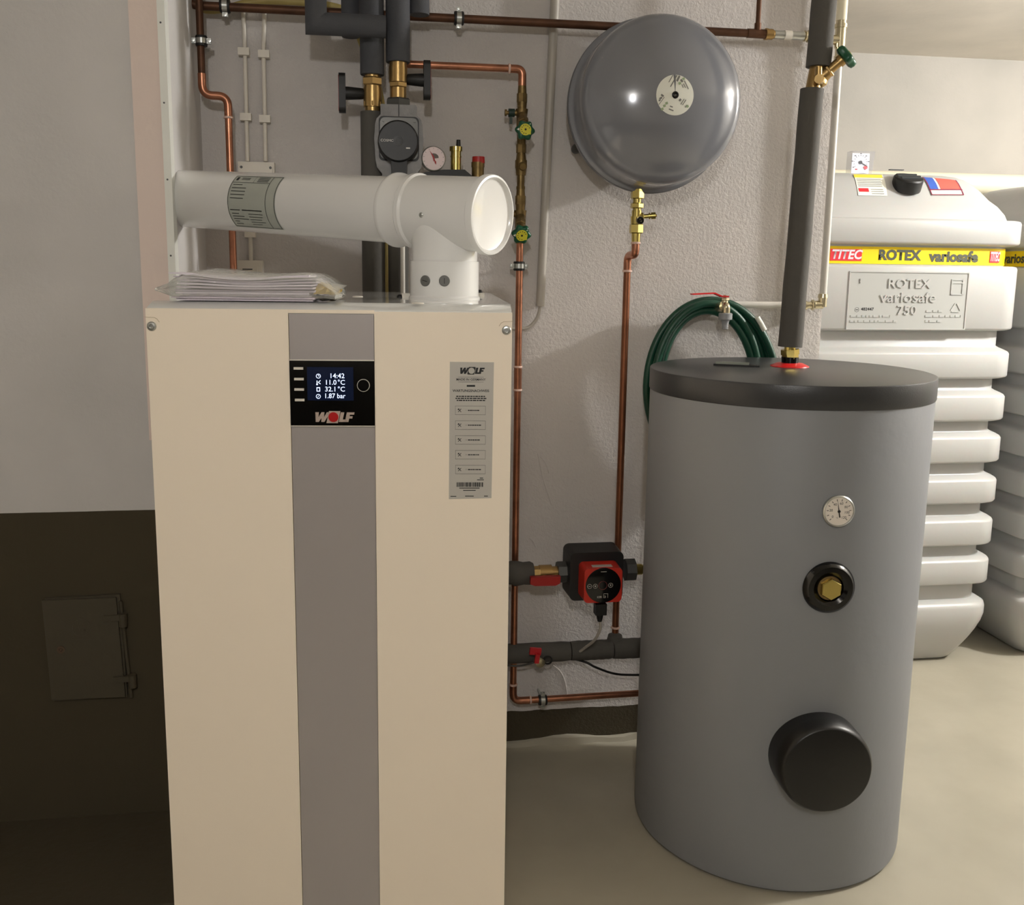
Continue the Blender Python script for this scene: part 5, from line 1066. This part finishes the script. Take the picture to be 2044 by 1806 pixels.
text('482447', PF(1731, 617), .0135, m_ink, pn, bold=.02, sx=1.1); bm = B(); ring(bm, PF(1710, 618), .0068, .0076, 0, .0004, 20); box(bm, PF(1710, 618), -.004, .004, -.001, .001, 0, .0004); mk('stamp', bm, m_ink, pn, smooth=False)
# things on its sloped top: find surface height at depth
def topz(x, y):
    best = 0
    ax_, ay_ = abs(x-xc_), abs(y-YCt)
    ins = min(HWX-ax_, HWY-ay_)
    tops = [l for l in levels if l[0] >= zs0]
    for (z0_, i0), (z1_, i1) in zip(tops, tops[1:]):
        if i0 <= ins <= i1: return z0_+(z1_-z0_)*(ins-i0)/(i1-i0)
    return tops[-1][0] if ins > tops[-1][1] else tops[0][0]
def onTop(px, py):
    r = ray(px, py); t = 2.9
    for _ in range(4000):
        p = CO+r*t
        if p.z < topz(p.x, p.y) and p.y > YF+.01: return p
        t += .0006
        if t > 4: break
    return CO+r*3.2
def sheet(bm, c4, n=8, up=.0014):
    P = [onTop(*c) for c in c4]; g = []
    for i in range(n+1):
        row = []
        for j in range(n+1):
            s, t = i/n, j/n; p = (P[0]*(1-s)+P[1]*s)*(1-t)+(P[3]*(1-s)+P[2]*s)*t; row.append(bm.verts.new((p.x, p.y-up*.7, topz(p.x, p.y)+up)))
        g.append(row)
    for i in range(n):
        for j in range(n): bm.faces.new((g[i][j], g[i+1][j], g[i+1][j+1], g[i][j+1]))
def sub(c4, u0, u1, v0, v1):
    def bi(u, v): x = [(c4[0][k]*(1-u)+c4[1][k]*u)*(1-v)+(c4[3][k]*(1-u)+c4[2][k]*u)*v for k in (0, 1)]; return tuple(x)
    return [bi(u0, v0), bi(u1, v0), bi(u1, v1), bi(u0, v1)]
s1 = [(1702, 349), (1761, 350), (1771, 392), (1713, 391)]
bm = B(); sheet(bm, s1); k1 = mk('sticker', bm, m_wlabel, tA, label='white and yellow sticker')
bm = B(); sheet(bm, sub(s1, .02, .98, 0, .15), 4, .002); mk('yellow_header', bm, mat('yellow_print', (240, 220, 70), .5), k1)
bm = B(); sheet(bm, sub(s1, .06, .40, .66, .83), 3, .0022); mk('red_field', bm, m_redl, k1)
bm = B()
for v in (.22, .3, .38, .46, .54, .7, .8, .9): sheet(bm, sub(s1, .08 if v < .6 else .48, .9, v, v+.025), 2, .0022)
mk('printed_lines', bm, m_inkg, k1, smooth=False, kind='stuff')
s2 = [(1840, 347), (1909, 347), (1924, 391), (1859, 391)]
bm = B(); sheet(bm, s2); k2 = mk('sticker', bm, m_wlabel, tA, label='blue and red sticker')
bm = B(); sheet(bm, sub(s2, .03, .29, .03, .72), 5, .0021); mk('blue_field', bm, m_blue, k2); bm = B(); sheet(bm, sub(s2, .36, .97, .03, .72), 5, .0021); mk('red_field', bm, m_redpr, k2)
bm = B()
for s_ in ((0, 1, .73, .77), (0, 1, .96, 1), (0, .03, 0, 1), (.97, 1, 0, 1), (0, 1, 0, .03)): sheet(bm, sub(s2, *s_), 6, .0024)
mk('dark_border', bm, mat('maroon_print', (120, 20, 60), .5), k2, smooth=False)
cp = onTop(1809, 372); cn = V((0, -.42, 1)).normalized(); bm = B()
lathe(bm, cp-cn*.012, cn, [(.046, 0), (.048, .004), (.048, .038), (.045, .043), (.038, .044), (0, .044)], 48); cpo = mk('screw_cap', bm, m_blackm, tA, ang=30)
bm = B(); cf = dirfr(cp+cn*.032, cn)
for s_ in (-.018, 0, .018): box(bm, cf, -math.sqrt(.040**2-s_*s_), math.sqrt(.040**2-s_*s_), s_-.003, s_+.003, 0, .005)
mk('cap_rib', bm, mat('cap_grey', (60, 64, 66), .4), cpo, bevel=.001)
bm = B(); box(bm, Fr(onTop(1775, 342)+V((0, 0, .004)), (1, 0, 0), (0, 1, 0)), 0, .05, -.006, .006, 0, .003); mk('cap_strap', bm, m_blackm, cpo)
# level gauge standing on top
yg2 = YF+.30; gA, gB = Wy(1696, 346, yg2), Wy(1743, 302, yg2); fg = wallfr(yg2); zbase = topz(gA.x+.03, yg2)
lg = thing('level_gauge', (((gA.x+gB.x)/2), yg2, zbase), 'clear square level gauge with red needle on top of the oil tank', 'gauge')
q0, q1 = fg.q(1696, 349), fg.q(1742, 303); q0b = fg.q(1702, 349); q1b = fg.q(1745, 303)
bm = B(); prism(bm, [(q0[0], q0[1]-.01), (fg.q(1737, 349)[0], q0[1]-.01), (q1b[0], q1[1]), (q0[0]+.001, q1[1])], fg, -.03, .008); mk('clear_box', bm, m_clearb, lg, bevel=.004)
bm = B(); box(bm, fg, q0[0]+.006, fg.q(1736, 320)[0], q0[1]-.01, q1[1]-.006, -.004, -.002); mk('dial_plate', bm, mat('gauge_white', (226, 228, 238), .4), lg, smooth=False)
bm = B(); gc_ = fg.at(*fg.q(1718, 324), -.002); lathe(bm, gc_.p(0, 0, 0), gc_.z, [(.006, 0), (.006, .003), (0, .003)], 20)
prism(bm, [(0, .0014), (.026, -.012), (.026, -.014), (0, -.0014)], gc_, .001, .003)
for k in range(13):
    an = math.radians(215-20.8*k); c_, s_ = math.cos(an), math.sin(an); r1_ = .022; box(bm, Fr(gc_.p(r1_*c_, r1_*s_, 0), gc_.x*c_+gc_.y*s_, -gc_.x*s_+gc_.y*c_), 0, .004, -.0006, .0006, 0, .0008)
    if k % 2 == 0: box(bm, gc_.at(.031*c_, .030*s_), -.003, .003, -.0012, .0012, 0, .0008)
mk('scale_marks', bm, m_ink, lg, smooth=False, kind='stuff')
bm = B(); f7 = gc_.at(.02, -.017, .001); box(bm, Fr(f7.o, (.8, 0, .6), (-.6, 0, .8)), -.006, .006, -.006, .006, 0, .001); box(bm, gc_.at(-.014, -.024), -.004, .004, -.002, .002, 0, .001); mk('red_mark', bm, m_redl, lg, smooth=False)
bm = B(); lathe(bm, V((gc_.o.x+.002, yg2, zbase-.002)), (0, 0, 1), [(.024, 0), (.024, max(.004, q0[1]-zbase-.008)), (.018, max(.006, q0[1]-zbase))], 24); mk('gauge_base', bm, m_blackm, lg)
# cream pipe along the far wall
yc = 3.90; cpz = Wy(2000, 369, yc).z; rc_ = rp(20.5, Wy(2000, 369, yc)); bm = B(); sweep(bm, [(1.75, yc, cpz), (X1+.01, yc, cpz)], rc_, 32); cpp = mk('vent_pipe', bm, m_creamp, label='thick cream plastic pipe running along the far wall behind the oil tanks', cat='pipe')
